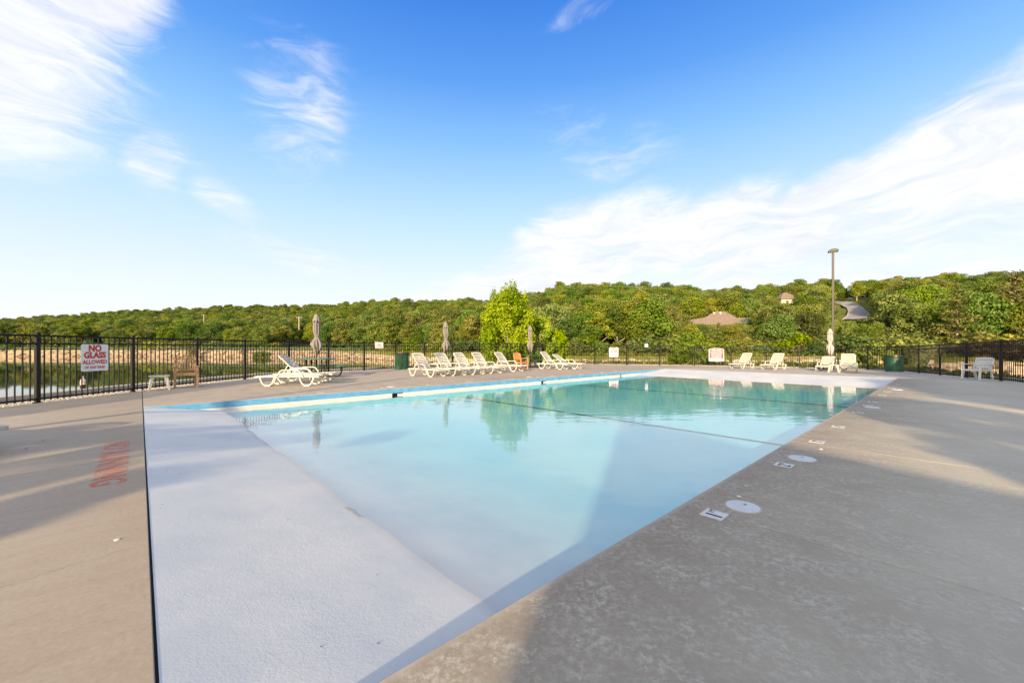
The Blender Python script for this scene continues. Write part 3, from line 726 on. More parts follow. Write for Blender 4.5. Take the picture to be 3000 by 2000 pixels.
# ------------------------------------------------------------------ sun loungers
def lounger(back_deg):
    mt = M['resin']; root = empty('sun_lounger', (0, 0, 0))
    HY = .305; HX = -.20
    for s_ in (-1, 1):
        t_ = MB(); t_.ribbon([(-.97, s_ * HY, .285), (-.6, s_ * HY, .30), (HX, s_ * HY, .305), (.5, s_ * HY, .305), (.9, s_ * HY, .30), (1.02, s_ * HY, .275)], .035, .05); t_.build('side_rail', mt, root, bevel=.006)
        t_ = MB(); y = s_ * .345
        t_.ribbon([(-.50, y, .26), (-.44, y, .40), (-.36, y, .485), (-.2, y, .505), (.12, y, .505), (.2, y, .475), (.26, y, .39), (.36, y, .20), (.44, y, .08)], .05, .036); t_.build('armrest', mt, root, bevel=.006)
        for x0 in (-.60, .60):
            t_ = MB(); y = s_ * .335
            pts = [(x0 - .22, y, .27), (x0 - .17, y, .13), (x0 - .11, y, .05), (x0 - .05, y, .03), (x0 + .05, y, .03), (x0 + .11, y, .05), (x0 + .17, y, .13), (x0 + .22, y, .27)]
            t_.ribbon(pts, .05, .038); t_.prism([(x0 - .085, y - .03), (x0 + .085, y - .03), (x0 + .085, y + .03), (x0 - .085, y + .03)], 0., .045); t_.build('leg', mt, root, bevel=.005)
    for k in range(9):
        x = HX + .09 + k * .127; t_ = MB(); n = 6; yy = [-.29 + .58 * j / n for j in range(n + 1)]
        t_.ribbon([(x, y_, .312 - .012 * (1 - (y_ / .29) ** 2)) for y_ in yy], .095, .016, Vector((1, 0, 0))); t_.build('seat_slat', mt, root)
    t_ = MB(); t_.ribbon([(1.0, -.29, .285), (1.0, .29, .285)], .06, .05, Vector((1, 0, 0))); t_.build('foot_bar', mt, root, bevel=.008)
    t_ = MB(); t_.ribbon([(-.95, -.29, .285), (-.95, .29, .285)], .05, .045, Vector((1, 0, 0))); t_.build('head_bar', mt, root, bevel=.008)
    bk = MB(); Lb = .83
    for s_ in (-1, 1): bk.ribbon([(0, s_ * .285, 0), (-.25, s_ * .285, .012), (-.6, s_ * .285, .004), (-Lb + .05, s_ * .285, -.012), (-Lb, s_ * .25, -.022)], .05, .034)
    bk.ribbon([(-Lb + .02, -.27, -.016), (-Lb + .005, 0, -.022), (-Lb + .02, .27, -.016)], .09, .03, Vector((1, 0, 0)))
    b_ = bk.build('backrest', mt, root, bevel=.006); b_.location = (HX, 0, .325); b_.rotation_euler = (0, R(back_deg), 0)
    for k in range(8):
        x = -.075 - k * .088; t_ = MB(); n = 6; yy = [-.265 + .53 * j / n for j in range(n + 1)]
        t_.ribbon([(x, y_, .012 - .018 * (1 - (y_ / .265) ** 2)) for y_ in yy], .056, .014, Vector((1, 0, 0))); t_.build('slat', mt, b_)
    if back_deg > 8:
        t_ = MB(); c_, s2 = math.cos(R(back_deg)), math.sin(R(back_deg)); xm, zm = HX - .42 * c_, .325 + .42 * s2
        for s_ in (-1, 1): t_.ribbon([(xm, s_ * .235, zm - .01), (xm - .10 - .1 * c_, s_ * .235, .31)], .03, .028)
        t_.ribbon([(xm - .10 - .1 * c_, -.235, .312), (xm - .10 - .1 * c_, .235, .312)], .03, .028, Vector((1, 0, 0)))
        t_.build('back_prop', mt, root, bevel=.004)
    return root


def place(o, x, y, deg, label, group=None, cat=None, lift=0.):
    o.location = (x, y, deck_z(x, y) + lift); o.rotation_euler = (0, 0, R(deg)); o['label'] = label
    if group: o['group'] = group
    if cat: o['category'] = cat
    return o


def sub(mx_, fx, fy):  # lounger centre from its near front foot
    return fx - .222, fy + .63
proto = {50: lounger(50), 36: lounger(36), 0: lounger(3), 46: lounger(46)}
used = set()
def put_lounger(kind, x, y, deg, label):
    o = proto[kind] if kind not in used else copy_tree(proto[kind]); used.add(kind)
    return place(o, x, y, deg, label, 'white slatted sun loungers on the deck', 'sun lounger')
put_lounger(0, -7.05, 12.95, 183, 'white sun lounger lying flat in front of the raised one, near the left fence')
put_lounger(46, -7.28, 14.25, 4, 'white sun lounger with raised back standing beside the left picnic table')
FF = [(-3.35, 16.51), (-2.55, 17.32), (-1.80, 18.08), (-1.02, 18.85), (.03, 20.35)]
LB = ['white sun lounger closest to the green bin, first of the tight row', 'white sun lounger second from the green bin in the tight row', 'white sun lounger third from the green bin in the tight row', 'white sun lounger fourth from the green bin, at the end of the tight row', 'white sun lounger alone between the tight row and the orange armchair']
for k, (fx, fy) in enumerate(FF):
    x, y = sub(0, fx, fy); put_lounger(50, x, y, -41 + (1.5, -1, .5, -.5, 2)[k], LB[k])
x, y = sub(0, 2.6, 22.3); put_lounger(50, x, y, -38, 'white sun lounger just right of the orange armchair, its back raised high')
x, y = sub(0, 3.47, 22.85); put_lounger(36, x, y, -36, 'white sun lounger with back half lowered, right of the high-backed one by the armchair')
put_lounger(50, 14.7, 25.8, -146, 'white sun lounger facing the far white beach, nearer the POOL RULES board')
put_lounger(50, 15.75, 24.3, -146, 'white sun lounger facing the far white beach, nearer the lamp post')
put_lounger(36, 17.9, 23.0, -137, 'white sun lounger with low back left of the small table below the lamp post')
put_lounger(50, 18.1, 21.7, -129, 'upright white sun lounger right of the small table below the lamp post')
put_lounger(0, -6.84, 4.32, 2, 'white sun lounger with only its foot tip showing at the left edge')

# ------------------------------------------------------------------ chairs
def teak_chair(mat, label):
    r = empty('wooden_armchair', (0, 0, 0), 0, label, 'armchair', 'wooden slat armchairs')
    for s_ in (-1, 1):
        t_ = MB(); t_.bar((.23, s_ * .265, 0), (.22, s_ * .265, .62), .055, .055, Vector((1, 0, 0))); t_.build('leg', mat, r, bevel=.006)
        t_ = MB(); t_.ribbon([(-.27, s_ * .25, 0), (-.22, s_ * .25, .4), (-.28, s_ * .25, .70), (-.33, s_ * .25, .90)], .05, .05); t_.build('leg', mat, r, bevel=.006)
        t_ = MB(); t_.ribbon([(-.26, s_ * .275, .615), (0, s_ * .28, .63), (.18, s_ * .28, .642), (.29, s_ * .28, .628)], .075, .028); t_.build('armrest', mat, r, bevel=.008)
        t_ = MB(); t_.bar((-.22, s_ * .255, .38), (.22, s_ * .265, .40), .03, .06); t_.build('side_rail', mat, r)
    for k in range(6):
        x = -.18 + k * .082; t_ = MB(); t_.box((x, 0, .425 - .012 * math.sin(k / 5 * 3.14)), (.07, .5, .02)); t_.build('seat_slat', mat, r, bevel=.004)
    t_ = MB(); t_.ribbon([(.235, -.25, .385), (.245, 0, .40), (.235, .25, .385)], .03, .055, Vector((1, 0, 0))); t_.build('front_apron', mat, r)
    t_ = MB(); n = 10; t_.ribbon([(-.335 - .02 * (1 - (k / 5 - 1) ** 2), -.25 + .5 * k / n, .845 + .062 * (1 - (k / 5 - 1) ** 2)) for k in range(n + 1)], .03, .085, Vector((1, 0, 0))); t_.build('top_rail', mat, r, bevel=.006)
    t_ = MB(); t_.ribbon([(-.245, -.25, .515), (-.255, .25, .515)], .03, .05, Vector((1, 0, 0))); t_.build('lower_rail', mat, r)
    for k in range(7):
        y = -.195 + k * .065; t_ = MB(); t_.ribbon([(-.245, y, .52), (-.285, y, .70), (-.335, y, .85)], .036, .014); t_.build('back_slat', mat, r)
    return r
place(teak_chair(M['teak_old'], ''), -9.93, 12.28, -47, 'weathered brown wooden armchair with slatted back by the left fence')
place(teak_chair(M['teak_new'], ''), .5, 21.95, -43, 'orange wooden armchair standing between the white loungers at the back')

mt = M['resin_clean']
r = empty('plastic_armchair', (0, 0, 0), 0, '', 'armchair')
for s_ in (-1, 1):
    t_ = MB(); t_.ribbon([(.30, s_ * .27, 0), (.26, s_ * .265, .38), (.25, s_ * .265, .58)], .06, .055); t_.build('leg', mt, r, bevel=.01)
    t_ = MB(); t_.ribbon([(-.36, s_ * .25, 0), (-.26, s_ * .25, .36), (-.27, s_ * .26, .58)], .055, .06); t_.build('leg', mt, r, bevel=.01)
    t_ = MB(); t_.ribbon([(-.30, s_ * .27, .575), (-.1, s_ * .285, .585), (.2, s_ * .285, .60), (.31, s_ * .275, .585)], .085, .03); t_.build('armrest', mt, r, bevel=.01)
    t_ = MB(); t_.bar((-.26, s_ * .255, .36), (.26, s_ * .262, .37), .03, .06); t_.build('side_rail', mt, r)
for k in range(5):
    t_ = MB(); t_.box((-.2 + k * .105, 0, .385 - .01 * math.sin(k / 4 * 3.14)), (.098, .5, .022)); t_.build('seat_slat', mt, r, bevel=.004)
t_ = MB(); t_.ribbon([(.27, -.25, .36), (.285, 0, .365), (.27, .25, .36)], .03, .06, Vector((1, 0, 0))); t_.build('front_apron', mt, r)
for k, (z, hh) in enumerate(((.50, .075), (.60, .11), (.705, .092), (.80, .09))):
    n = 8; wd = .27 - (.0 if k < 3 else .012); t_ = MB(); off = -.30 - (z - .5) * .32
    t_.ribbon([(off - .045 * (1 - (j / 4 - 1) ** 2), -wd + 2 * wd * j / n, z + (.02 * (1 - (j / 4 - 1) ** 2) if k == 3 else 0)) for j in range(n + 1)], .022, hh, Vector((1, 0, 0)).normalized()); t_.build('back_slat', mt, r, bevel=.004)
for s_ in (-1, 1):
    t_ = MB(); t_.ribbon([(-.27, s_ * .262, .40), (-.32, s_ * .265, .6), (-.395, s_ * .262, .83)], .03, .04); t_.build('back_frame', mt, r)
t_ = MB(); t_.ribbon([(-.29, -.25, .435), (-.33, 0, .435), (-.29, .25, .435)], .02, .03, Vector((1, 0, 0))); t_.build('lower_rail', mt, r)
place(r, 18.15, 15.75, 188, 'bright white plastic armchair with slatted back by the right fence')

def side_table(mat):
    r = empty('side_table', (0, 0, 0), 0, '', 'side table', 'small white plastic side tables')
    t_ = MB(); t_.prism(rrect(.46, .46, .05), .385, .405); t_.prism(rrect(.40, .40, .04), .355, .385); t_.build('table_top', mat, r, bevel=.006)
    for sx_ in (-1, 1):
        for sy_ in (-1, 1):
            t_ = MB(); a0, a1 = .24, .195
            p0 = [(sx_ * (a0 - .05), sy_ * (a0 - .05)), (sx_ * a0, sy_ * (a0 - .05)), (sx_ * a0, sy_ * a0), (sx_ * (a0 - .05), sy_ * a0)]
            p1 = [(sx_ * (a1 - .09), sy_ * (a1 - .09)), (sx_ * a1, sy_ * (a1 - .09)), (sx_ * a1, sy_ * a1), (sx_ * (a1 - .09), sy_ * a1)]
            t_.add([(*p, 0) for p in p0] + [(*p, .36) for p in p1], [(0, 1, 2, 3), (4, 5, 6, 7), (0, 1, 5, 4), (1, 2, 6, 5), (2, 3, 7, 6), (3, 0, 4, 7)]); t_.build('leg', mat, r, bevel=.006)
    return r
st0 = side_table(M['resin']); place(st0, -10.12, 11.58, 40, 'small white plastic table beside the weathered wooden armchair')
place(copy_tree(st0), 16.95, 21.25, 48, 'small white plastic table between the two loungers below the lamp post')

# ------------------------------------------------------------------ picnic tables and closed umbrellas
def picnic():
    r = empty('picnic_table', (0, 0, 0), 0, '', 'picnic table', 'green picnic tables with fixed seats')
    t_ = MB(); t_.prism(rrect(1.28, 1.28, .2, 8), .725, .765); t_.build('table_top', M['green_paint'], r, bevel=.012)
    for k in range(4):
        a = k * math.pi / 2; c_, s2 = math.cos(a), math.sin(a); mt_ = Matrix.Rotation(a, 3, 'Z')
        t_ = MB(); pl = rrect(.30, 1.05, .12, 6); t_.prism([((mt_ @ Vector((x_ + .98, y_, 0))).x, (mt_ @ Vector((x_ + .98, y_, 0))).y) for x_, y_ in pl], .425, .465); t_.build('seat', M['green_paint'], r, bevel=.012)
        t_ = MB(); pth = [mt_ @ Vector(p) for p in ((.98, 0, .43), (.98, 0, .22), (.96, 0, .12), (.90, 0, .06), (.80, 0, .035), (.1, 0, .035))]; t_.tube(pth, .03, 8); t_.build('seat_support', M['black_metal'], r, smooth=True)
        mt2 = Matrix.Rotation(a + math.pi / 4, 3, 'Z')
        t_ = MB(); pth = [mt2 @ Vector(p) for p in ((.42, 0, .73), (.42, 0, .45), (.40, 0, .2), (.34, 0, .08), (.25, 0, .04), (0.05, 0, .035))]; t_.tube(pth, .032, 8); t_.build('leg', M['black_metal'], r, smooth=True)
    t_ = MB(); t_.tube([(0, 0, 0), (0, 0, .72)], .035, 8); t_.build('centre_post', M['black_metal'], r)
    return r
def umbrella(mat, seed, slump=0.):
    rr = random.Random(seed); ph = rr.random() * 6
    r = empty('closed_umbrella', (0, 0, 0), 0, '', 'umbrella', 'closed patio umbrellas')
    t_ = MB(); t_.tube([(0, 0, .035), (0, 0, 2.56)], .02, 8); t_.build('pole', M['bronze'], r)
    n = 64
    def fold(t, z):
        k = max(0., min(1., (z - 1.0) / 1.4)); amp = .38 * (1 - .35 * k)
        tie = math.exp(-((z - 1.62) / .12) ** 2)
        return 1 + amp * (1 - .6 * tie) * math.sin(8 * t + ph + 1.6 * math.sin(z * 2.3 + ph)) + .10 * math.sin(3 * t + z * 4 + ph)
    def swing(z): return slump * math.sin(max(0, 2.2 - z) * 1.2)
    t_ = MB(); prof_ = [(.04, 1.02), (.10, 1.12), (.15, 1.24), (.165, 1.33), (.145, 1.44), (.105, 1.54), (.068, 1.63), (.066, 1.67), (.085, 1.76), (.108, 1.88), (.115, 2.02), (.108, 2.16), (.10, 2.28), (.10, 2.38), (.07, 2.46), (.03, 2.52)]
    t_.lathe(prof_, n, mod=fold)
    vv = []
    for x_, y_, z_ in t_.v:
        an = math.atan2(y_, x_); hem = max(0, (1.45 - z_) / .45); vv.append((x_ + swing(z_), y_, z_ + hem * .15 * math.sin(4 * an + ph * 2) + hem * .05 * math.sin(9 * an)))
    t_.v = vv; t_.build('canopy', mat, r, smooth=True)
    t_ = MB(); t_.lathe([(.145, 2.28), (.13, 2.33), (.10, 2.44), (.068, 2.545), (.035, 2.585), (.008, 2.59)], n, mod=lambda t, z: 1 + .16 * (2.6 - z) / .3 * math.sin(8 * t + ph))
    t_.v = [(x_, y_, z_ + (.035 * math.sin(8 * math.atan2(y_, x_) + 1) if z_ < 2.3 else 0)) for x_, y_, z_ in t_.v]; t_.build('vent_cap', mat, r, smooth=True)
    t_ = MB(); t_.lathe([(.070, 1.635), (.077, 1.64), (.077, 1.665), (.070, 1.67)], n, mod=lambda t, z: fold(t, z) * 1.03); t_.build('tie_strap', mat, r, smooth=True)
    return r
pt = picnic(); TB = [(-8.05, 16.6, 8, 'green picnic table behind the pair of loungers near the left fence'), (-3.55, 21.6, 30, 'green picnic table half hidden behind the tight row of loungers'), (1.13, 25.2, 40, 'green picnic table behind the orange armchair under the yellow-green tree'), (20.1, 25.5, 20, 'green picnic table beside the lamp post behind two loungers')]
UL = ['grey closed umbrella, tallest looking, in the picnic table by the left fence', 'grey closed umbrella rising behind the tight row of loungers', 'slim grey closed umbrella in front of the yellow-green tree', 'pale closed umbrella next to the lamp post']
for k, (x, y, a, lab) in enumerate(TB):
    o = pt if k == 0 else copy_tree(pt); place(o, x, y, a, lab)
    place(umbrella(M['fabric_pale'] if k == 3 else M['fabric'], 5 + k * 3, (.03, .02, .02, .0)[k]), x, y, 20 * k, UL[k])

# ------------------------------------------------------------------ bins, lamp post
def bin_(label, x, y):
    r = empty('trash_bin', (x, y, deck_z(x, y)), rng.random() * 6, label, 'trash bin', 'green steel trash bins')
    t_ = MB(); t_.lathe([(.385, 0), (.39, .012), (.39, .36), (.394, .37), (.39, .38), (.39, .80), (.385, .80)], 40); o = t_.build('can', M['green_can'], r, smooth=False)
    t_ = MB(); t_.lathe([(.386, .80), (.398, .805), (.40, .90), (.396, .945), (.37, .95), (.36, .94), (.36, .82)], 40); t_.build('band', M['can_band'], r)
    t_ = MB(); t_.lathe([(.36, .80), (.36, .90), (.3, .905), (.25, .85)], 32); t_.build('liner', M['joint'], r)
bin_('green trash bin with dark rim in full sun by the left back fence', -6.2, 22.7)
bin_('dark green trash bin partly in shade at the right fence corner', 22.2, 23.45)
x, y = 21.4, 26.9
r = empty('lamp_post', (x, y, deck_z(x, y)), R(-35), 'tall bronze lamp post with one flat shoebox head rising above the trees', 'lamp post')
t_ = MB(); t_.box((0, 0, 3.9), (.125, .125, 7.8)); t_.build('pole', M['bronze'], r, bevel=.01)
t_ = MB(); t_.box((0, 0, .02), (.3, .3, .04)); t_.box((0, 0, .08), (.2, .2, .1)); t_.build('base_plate', M['bronze'], r)
t_ = MB(); hd = [(-.26, .0), (-.28, .05), (-.22, .13), (-.08, .19), (.12, .20), (.26, .15), (.30, .07), (.28, .02), (.2, .0)]
t_.add([(x_, -.2, 7.78 + z_) for x_, z_ in hd] + [(x_, .2, 7.78 + z_) for x_, z_ in hd], [tuple(range(9)), tuple(range(9, 18))[::-1]] + [(k, 9 + k, 9 + (k + 1) % 9, (k + 1) % 9) for k in range(9)]); t_.build('lamp_head', M['bronze'], r, bevel=.02)
t_ = MB(); t_.box((0, 0, 7.772), (.4, .3, .012)); t_.build('lens', M['lid'], r)

# bottle on the curb
r = empty('plastic_bottle', (-12.02, 11.30, .06), 0, 'plastic soda bottle half full of dark cola on the curb beyond the left fence', 'bottle')
glass, q, b, out = new_mat('bottle_plastic'); b.inputs['Base Color'].default_value = (.72, .72, .7, 1); b.inputs['Roughness'].default_value = .15; b.inputs['Alpha'].default_value = .6
cola = simple('cola', (.05, .012, .006), .15); red_ = simple('bottle_label', (.65, .08, .03), .5); wh_ = simple('bottle_label_white', (.75, .75, .74), .5)
t_ = MB(); t_.lathe([(.048, .0), (.056, .015), (.056, .1), (.052, .115)], 20); t_.build('cola', cola, r, smooth=True)
t_ = MB(); t_.lathe([(.0575, .115), (.0575, .20)], 20); t_.build('label', wh_, r)
t_ = MB(); t_.lathe([(.059, .155), (.059, .185)], 20); t_.build('label_stripe', red_, r)
t_ = MB(); t_.lathe([(.055, .20), (.05, .235), (.03, .28), (.016, .31), (.016, .33)], 20); t_.build('neck', glass, r, smooth=True)
t_ = MB(); t_.lathe([(.019, .325), (.019, .35), (.015, .352)], 16); t_.build('cap', wh_, r)


# ------------------------------------------------------------------ foliage
def leaf_mesh(name, P, N, size, tint, mat, ar=.75):
    n = len(P); rv = nr.normal(size=(n, 3)); N = N / (np.linalg.norm(N, axis=1, keepdims=True) + 1e-9)
    T = np.cross(N, rv); T /= np.linalg.norm(T, axis=1, keepdims=True) + 1e-9; B = np.cross(N, T)
    sz = size * nr.uniform(.6, 1.35, n)[:, None]
    V = np.empty((n, 4, 3)); bend = N * sz * nr.uniform(-.25, .25, n)[:, None]
    V[:, 0] = P - T * sz * .5; V[:, 1] = P - B * sz * .5 * ar + bend; V[:, 2] = P + T * sz * .5; V[:, 3] = P + B * sz * .5 * ar + bend
    me = bpy.data.meshes.new(name); me.vertices.add(4 * n); me.vertices.foreach_set('co', V.reshape(-1))
    me.loops.add(4 * n); me.loops.foreach_set('vertex_index', np.arange(4 * n, dtype=np.int32))
    me.polygons.add(n); me.polygons.foreach_set('loop_start', np.arange(0, 4 * n, 4, dtype=np.int32)); me.update(calc_edges=True)
    at = me.attributes.new('tint', 'FLOAT', 'POINT'); at.data.foreach_set('value', np.repeat(np.clip(tint, 0, 1), 4).astype(np.float32))
    me.materials.append(mat); return me
def lobes_points(lobes, total, shell=.62, under=.35, up=.25):
    vol = np.array([l[1][0] * l[1][1] + l[1][1] * l[1][2] for l in lobes]); cnt = np.maximum(8, (vol / vol.sum() * total)).astype(int)
    P, N, T = [], [], []
    for (c_, rad), k in zip(lobes, cnt):
        d = nr.normal(size=(k * 2, 3)); d /= np.linalg.norm(d, axis=1, keepdims=True)
        keep = (d[:, 2] > -.25) | (nr.random(k * 2) < under); d = d[keep][:k]; m_ = len(d)
        wob = 1 + .18 * np.sin(d[:, 0] * 7 + c_[0] * 3) * np.sin(d[:, 1] * 6 + c_[1] * 5) + .14 * np.sin(d[:, 2] * 9 + c_[2])
        rr_ = (shell + (1.04 - shell) * nr.random(m_) ** .6) * wob
        P.append(np.array(c_) + d * np.array(rad) * rr_[:, None])
        nn = d + nr.normal(scale=.55, size=(m_, 3)); nn[:, 2] += up; N.append(nn)
        T.append(np.full(m_, nr.uniform(.2, .75)) + nr.normal(scale=.2, size=m_) + .15 * d[:, 2])
    return np.concatenate(P), np.concatenate(N), np.concatenate(T)
def oak(seed, H=9.5, Wd=4.2, nl=16, leaves=2600, size=.5, mat=None, pale=True):
    rr = random.Random(seed); lobes = []
    for k in range(nl):
        t_ = k / (nl - 1); z = H * (.36 + .56 * t_ ** .9); a = k * 2.4 + rr.random(); rad = Wd * (.92 - .75 * max(0, t_ - .35) ** 1.2) * rr.uniform(.35, .82) * (1 if k % 4 else .3)
        s_ = Wd * rr.uniform(.20, .38) * (1 - .3 * t_)
        lobes.append(((rad * math.cos(a), rad * math.sin(a), z), (s_ * 1.15, s_ * 1.15, s_ * rr.uniform(.62, .9))))
    P, N, T = lobes_points(lobes, leaves); cm_ = leaf_mesh('crown', P, N, size, T, mat)
    tb = MB(); lean = (rr.uniform(-.4, .4), rr.uniform(-.4, .4))
    tb.tube([(0, 0, -1.5), (0, 0, 0), (lean[0] * .4, lean[1] * .4, H * .25), (lean[0], lean[1], H * .5), (lean[0] * 1.3, lean[1] * 1.3, H * .8)], [.30, .24, .19, .13, .05], 7)
    for c_, rd in lobes[::2]:
        z0 = max(.2 * H, c_[2] - H * .28); tb.tube([(lean[0] * .6, lean[1] * .6, z0), (c_[0] * .55, c_[1] * .55, z0 + (c_[2] - z0) * .6), (c_[0] * .98, c_[1] * .98, c_[2] + rd[2] * .35)], [.11, .075, .03], 5)
    t_ = bpy.data.meshes.new('trunk'); t_.from_pydata(tb.v, [], tb.f); t_.materials.append(M['bark_pale'] if pale else M['bark'])
    return cm_, t_
def cedar(seed, H=8., Wd=2.3, leaves=2600, size=.42):
    rr = random.Random(seed); P, N, T = [], [], []; k = 34; tb = MB()
    tb.tube([(0, 0, -1.5), (0, 0, 0), (.05, 0, H * .5), (0, .03, H)], [.2, .17, .1, .02], 6)
    for i in range(k):
        t_ = i / (k - 1); z = H * (.16 + .82 * t_); L = Wd * (1 - t_) ** .75 * rr.uniform(.65, 1.1) + .2; a = i * 2.4 + rr.random(); m_ = int(leaves / k * (.4 + 1.2 * (1 - t_)))
        u = nr.random(m_) ** .7; px = np.cos(a) * L * u; py = np.sin(a) * L * u; sp = .16 + .32 * u * (1 - t_ * .5)
        P.append(np.stack([px + nr.normal(scale=1, size=m_) * sp, py + nr.normal(scale=1, size=m_) * sp, z + .12 * L * u - .25 * (u - .3) + nr.normal(scale=.12, size=m_)], 1))
        N.append(nr.normal(size=(m_, 3)) + np.array([0, 0, .8])); T.append(np.full(m_, rr.random() * .6) + nr.normal(scale=.25, size=m_))
        tb.tube([(0, 0, z - .1), (math.cos(a) * L * .8, math.sin(a) * L * .8, z + .05 * L)], [.045, .012], 4)
    cm_ = leaf_mesh('crown', np.concatenate(P), np.concatenate(N), size, np.concatenate(T), M['needle'], .45)
    t_ = bpy.data.meshes.new('trunk'); t_.from_pydata(tb.v, [], tb.f); t_.materials.append(M['bark_pale']); return cm_, t_


KINDS = [('olive', M['leaf_olive']), ('mid green', M['leaf_mid']), ('dark green', M['leaf_dark'])]
VAR = []
for k in range(9):
    kn, lm = KINDS[k % 3]; VAR.append((kn, oak(100 + k, 9.0 + (k % 4) * .35, 4.0 + (k % 3) * .45, 24 + k % 5, 5200, .34, lm, k % 2 == 0)))
CED = [cedar(300 + k, 7.5 + k, 2.5 + .2 * k, 2000, .36) for k in range(3)]


def mesh_obj(name, me, parent=None, loc=None):
    o = bpy.data.objects.new(name, me); COL.objects.link(o)
    if parent: o.parent = parent
    if loc: o.location = loc
    return o
def tree_thing(name, meshes, x, y, z, sc, rz, label, group, cat='tree'):
    e = bpy.data.objects.new(name, None); COL.objects.link(e); e.location = (x, y, z); e.rotation_euler = (0, 0, rz); e.scale = sc if isinstance(sc, tuple) else (sc,) * 3
    tag(e, label, cat, group)
    mesh_obj('trunk', meshes[1], e); mesh_obj('crown', meshes[0], e); return e


# keep the view open in front of houses, the roads and the pole: (u0, u1, v0, v1, range)
HOUSE = (phi_u(2108), 97.); HOUSE2 = (phi_u(2300), 205.)
WIN = [(2028, 2190, 893, 940, 112), (2280, 2320, 862, 884, 215), (2448, 2548, 884, 930, 240), (836, 912, 984, 1006, 175), (868, 884, 924, 962, 230)]
def max_height(x, y, z, wd):
    """tallest growth at this spot that leaves the view to the house, roads and pole open, and stays under the ridge line"""
    if y < 5: return 20.
    u = 1500 + 1182 * x / y; du = 1182 * wd / y; r = math.hypot(x, y); h = 20.
    for u0, u1, v0, v1, rmax in WIN:
        if r < rmax and u + du > u0 and u - du < u1: h = min(h, (1018.5 - v1) * y / 1182 + 1.2 - z)
    return min(h, 1.2 + float(np.interp(math.atan2(x, y), PHI, TAN)) * r * 1.03 - z)
def blocked(x, y, z, h, wd): return max_height(x, y, z, wd) < h


cand = []
tr_ = random.Random(41)
ph = -1.12
r_rows = []
for ph0 in np.arange(-1.12, 1.12, .012):
    ph = float(ph0); rs, rr = f_shore(ph), f_ridge(ph); bw = 4.2 if ph < -.3 else 2.6
    r = rs + bw + (7 if ph < -.3 else 5) + tr_.random() * 7
    while r < rr + 16:
        # a row every 0.012 rad; thin out near rows where they would be too close, skip none far away
        gf = float(np.interp(r, [45, 75, 120, 210], [.66, .74, .88, 1.])); keepp = min(1., r * .012 / (5.2 * gf))
        if tr_.random() < keepp:
            pp = ph + tr_.uniform(-.006, .006); x, y = r * math.sin(pp), r * math.cos(pp); z = terr(pp, r)
            edge = (r - rs - bw) / (rr - rs - bw)
            sc = tr_.triangular(.55, 1.3, .95) * gf
            if edge > .9: mh = 20.
            else: mh = max_height(x, y, z, 3.4 * sc)
            sc = min(sc, mh / 10.2)
            if sc > .24: cand.append((r / sc if abs(pp) < .95 else r * 3, x, y, z, sc, pp, r))
        r += 5.2 * float(np.interp(r, [45, 75, 120, 210], [.66, .74, .88, 1.])) * tr_.uniform(.75, 1.3)
cand.sort()
near, far = cand[:296], cand[296:]
SIDE = [(-.28, 'on the hill across the lake'), (.12, 'on the slope behind the loungers'), (.62, 'on the slope around the brown-roofed house'), (9, 'on the slope right of the lamp post')]
SPOT = [(330, 'across the lake above the NO GLASS sign'), (620, 'across the lake above the weathered armchair'), (900, 'across the lake left of the tall umbrella'), (1120, 'between the tall umbrella and the NO DIVING sign'), (1400, 'behind the tight row of loungers'), (1680, 'behind the yellow-green tree'), (1900, 'above the far NO GLASS sign'), (2060, 'left of the brown-roofed house'), (2200, 'around the brown-roofed house'), (2420, 'left of the lamp post'), (2640, 'right of the lamp post'), (2830, 'behind the right fence corner'), (9999, 'behind the white plastic armchair')]
for k, (d_, x, y, z, sc, pp, r) in enumerate(near):
    v = tr_.choices(range(9), [1.2, 1.1, .8] * 3)[0]; kn, ms = VAR[v]; zone = [s_ for lim, s_ in SIDE if pp < lim][0]
    uu = 1500 + 1182 * math.tan(pp); zone = [t2 for lim, t2 in SPOT if uu < lim][0]; hgt_ = (r - f_shore(pp)) / (f_ridge(pp) - f_shore(pp)); row = 'low by the bank' if hgt_ < .16 else 'mid slope' if hgt_ < .36 else 'high on the slope'
    lab = f'{kn} oak {row} {zone}'
    tree_thing('oak_tree', ms, x, y, z - .2, (sc * tr_.uniform(.9, 1.12), sc * tr_.uniform(.9, 1.12), sc), tr_.random() * 6.28, lab, lab.replace('oak', 'oaks'))
# the rest of the wood, too many to count
src = bpy.data.collections.new('wood_sources')
for k, (kn, (cm_, tm_)) in enumerate(VAR):
    e = bpy.data.meshes.new('wood_tree')
    nv, mv = len(cm_.vertices), len(tm_.vertices)
    cv = np.empty(nv * 3); cm_.vertices.foreach_get('co', cv); tv = np.empty(mv * 3); tm_.vertices.foreach_get('co', tv)
    faces = [tuple(range(4 * i, 4 * i + 4)) for i in range(nv // 4)] + [tuple(nv + j for j in p.vertices) for p in tm_.polygons]
    e.from_pydata(np.concatenate([cv, tv]).reshape(-1, 3).tolist(), [], faces)
    tn = np.zeros(nv + mv, np.float32); tt = np.empty(nv, np.float32); cm_.attributes['tint'].data.foreach_get('value', tt); tn[:nv] = tt
    at = e.attributes.new('tint', 'FLOAT', 'POINT'); at.data.foreach_set('value', tn)
    e.materials.append(cm_.materials[0]); e.materials.append(tm_.materials[0])
    mi = np.zeros(len(faces), np.int32); mi[nv // 4:] = 1; e.polygons.foreach_set('material_index', mi); e.update()
    src.objects.link(bpy.data.objects.new('wood_tree', e))
pm = bpy.data.meshes.new('wood'); pm.from_pydata([(c_[1], c_[2], c_[3] - .2) for c_ in far], [], [])
at = pm.attributes.new('size', 'FLOAT', 'POINT'); at.data.foreach_set('value', [c_[4] for c_ in far])
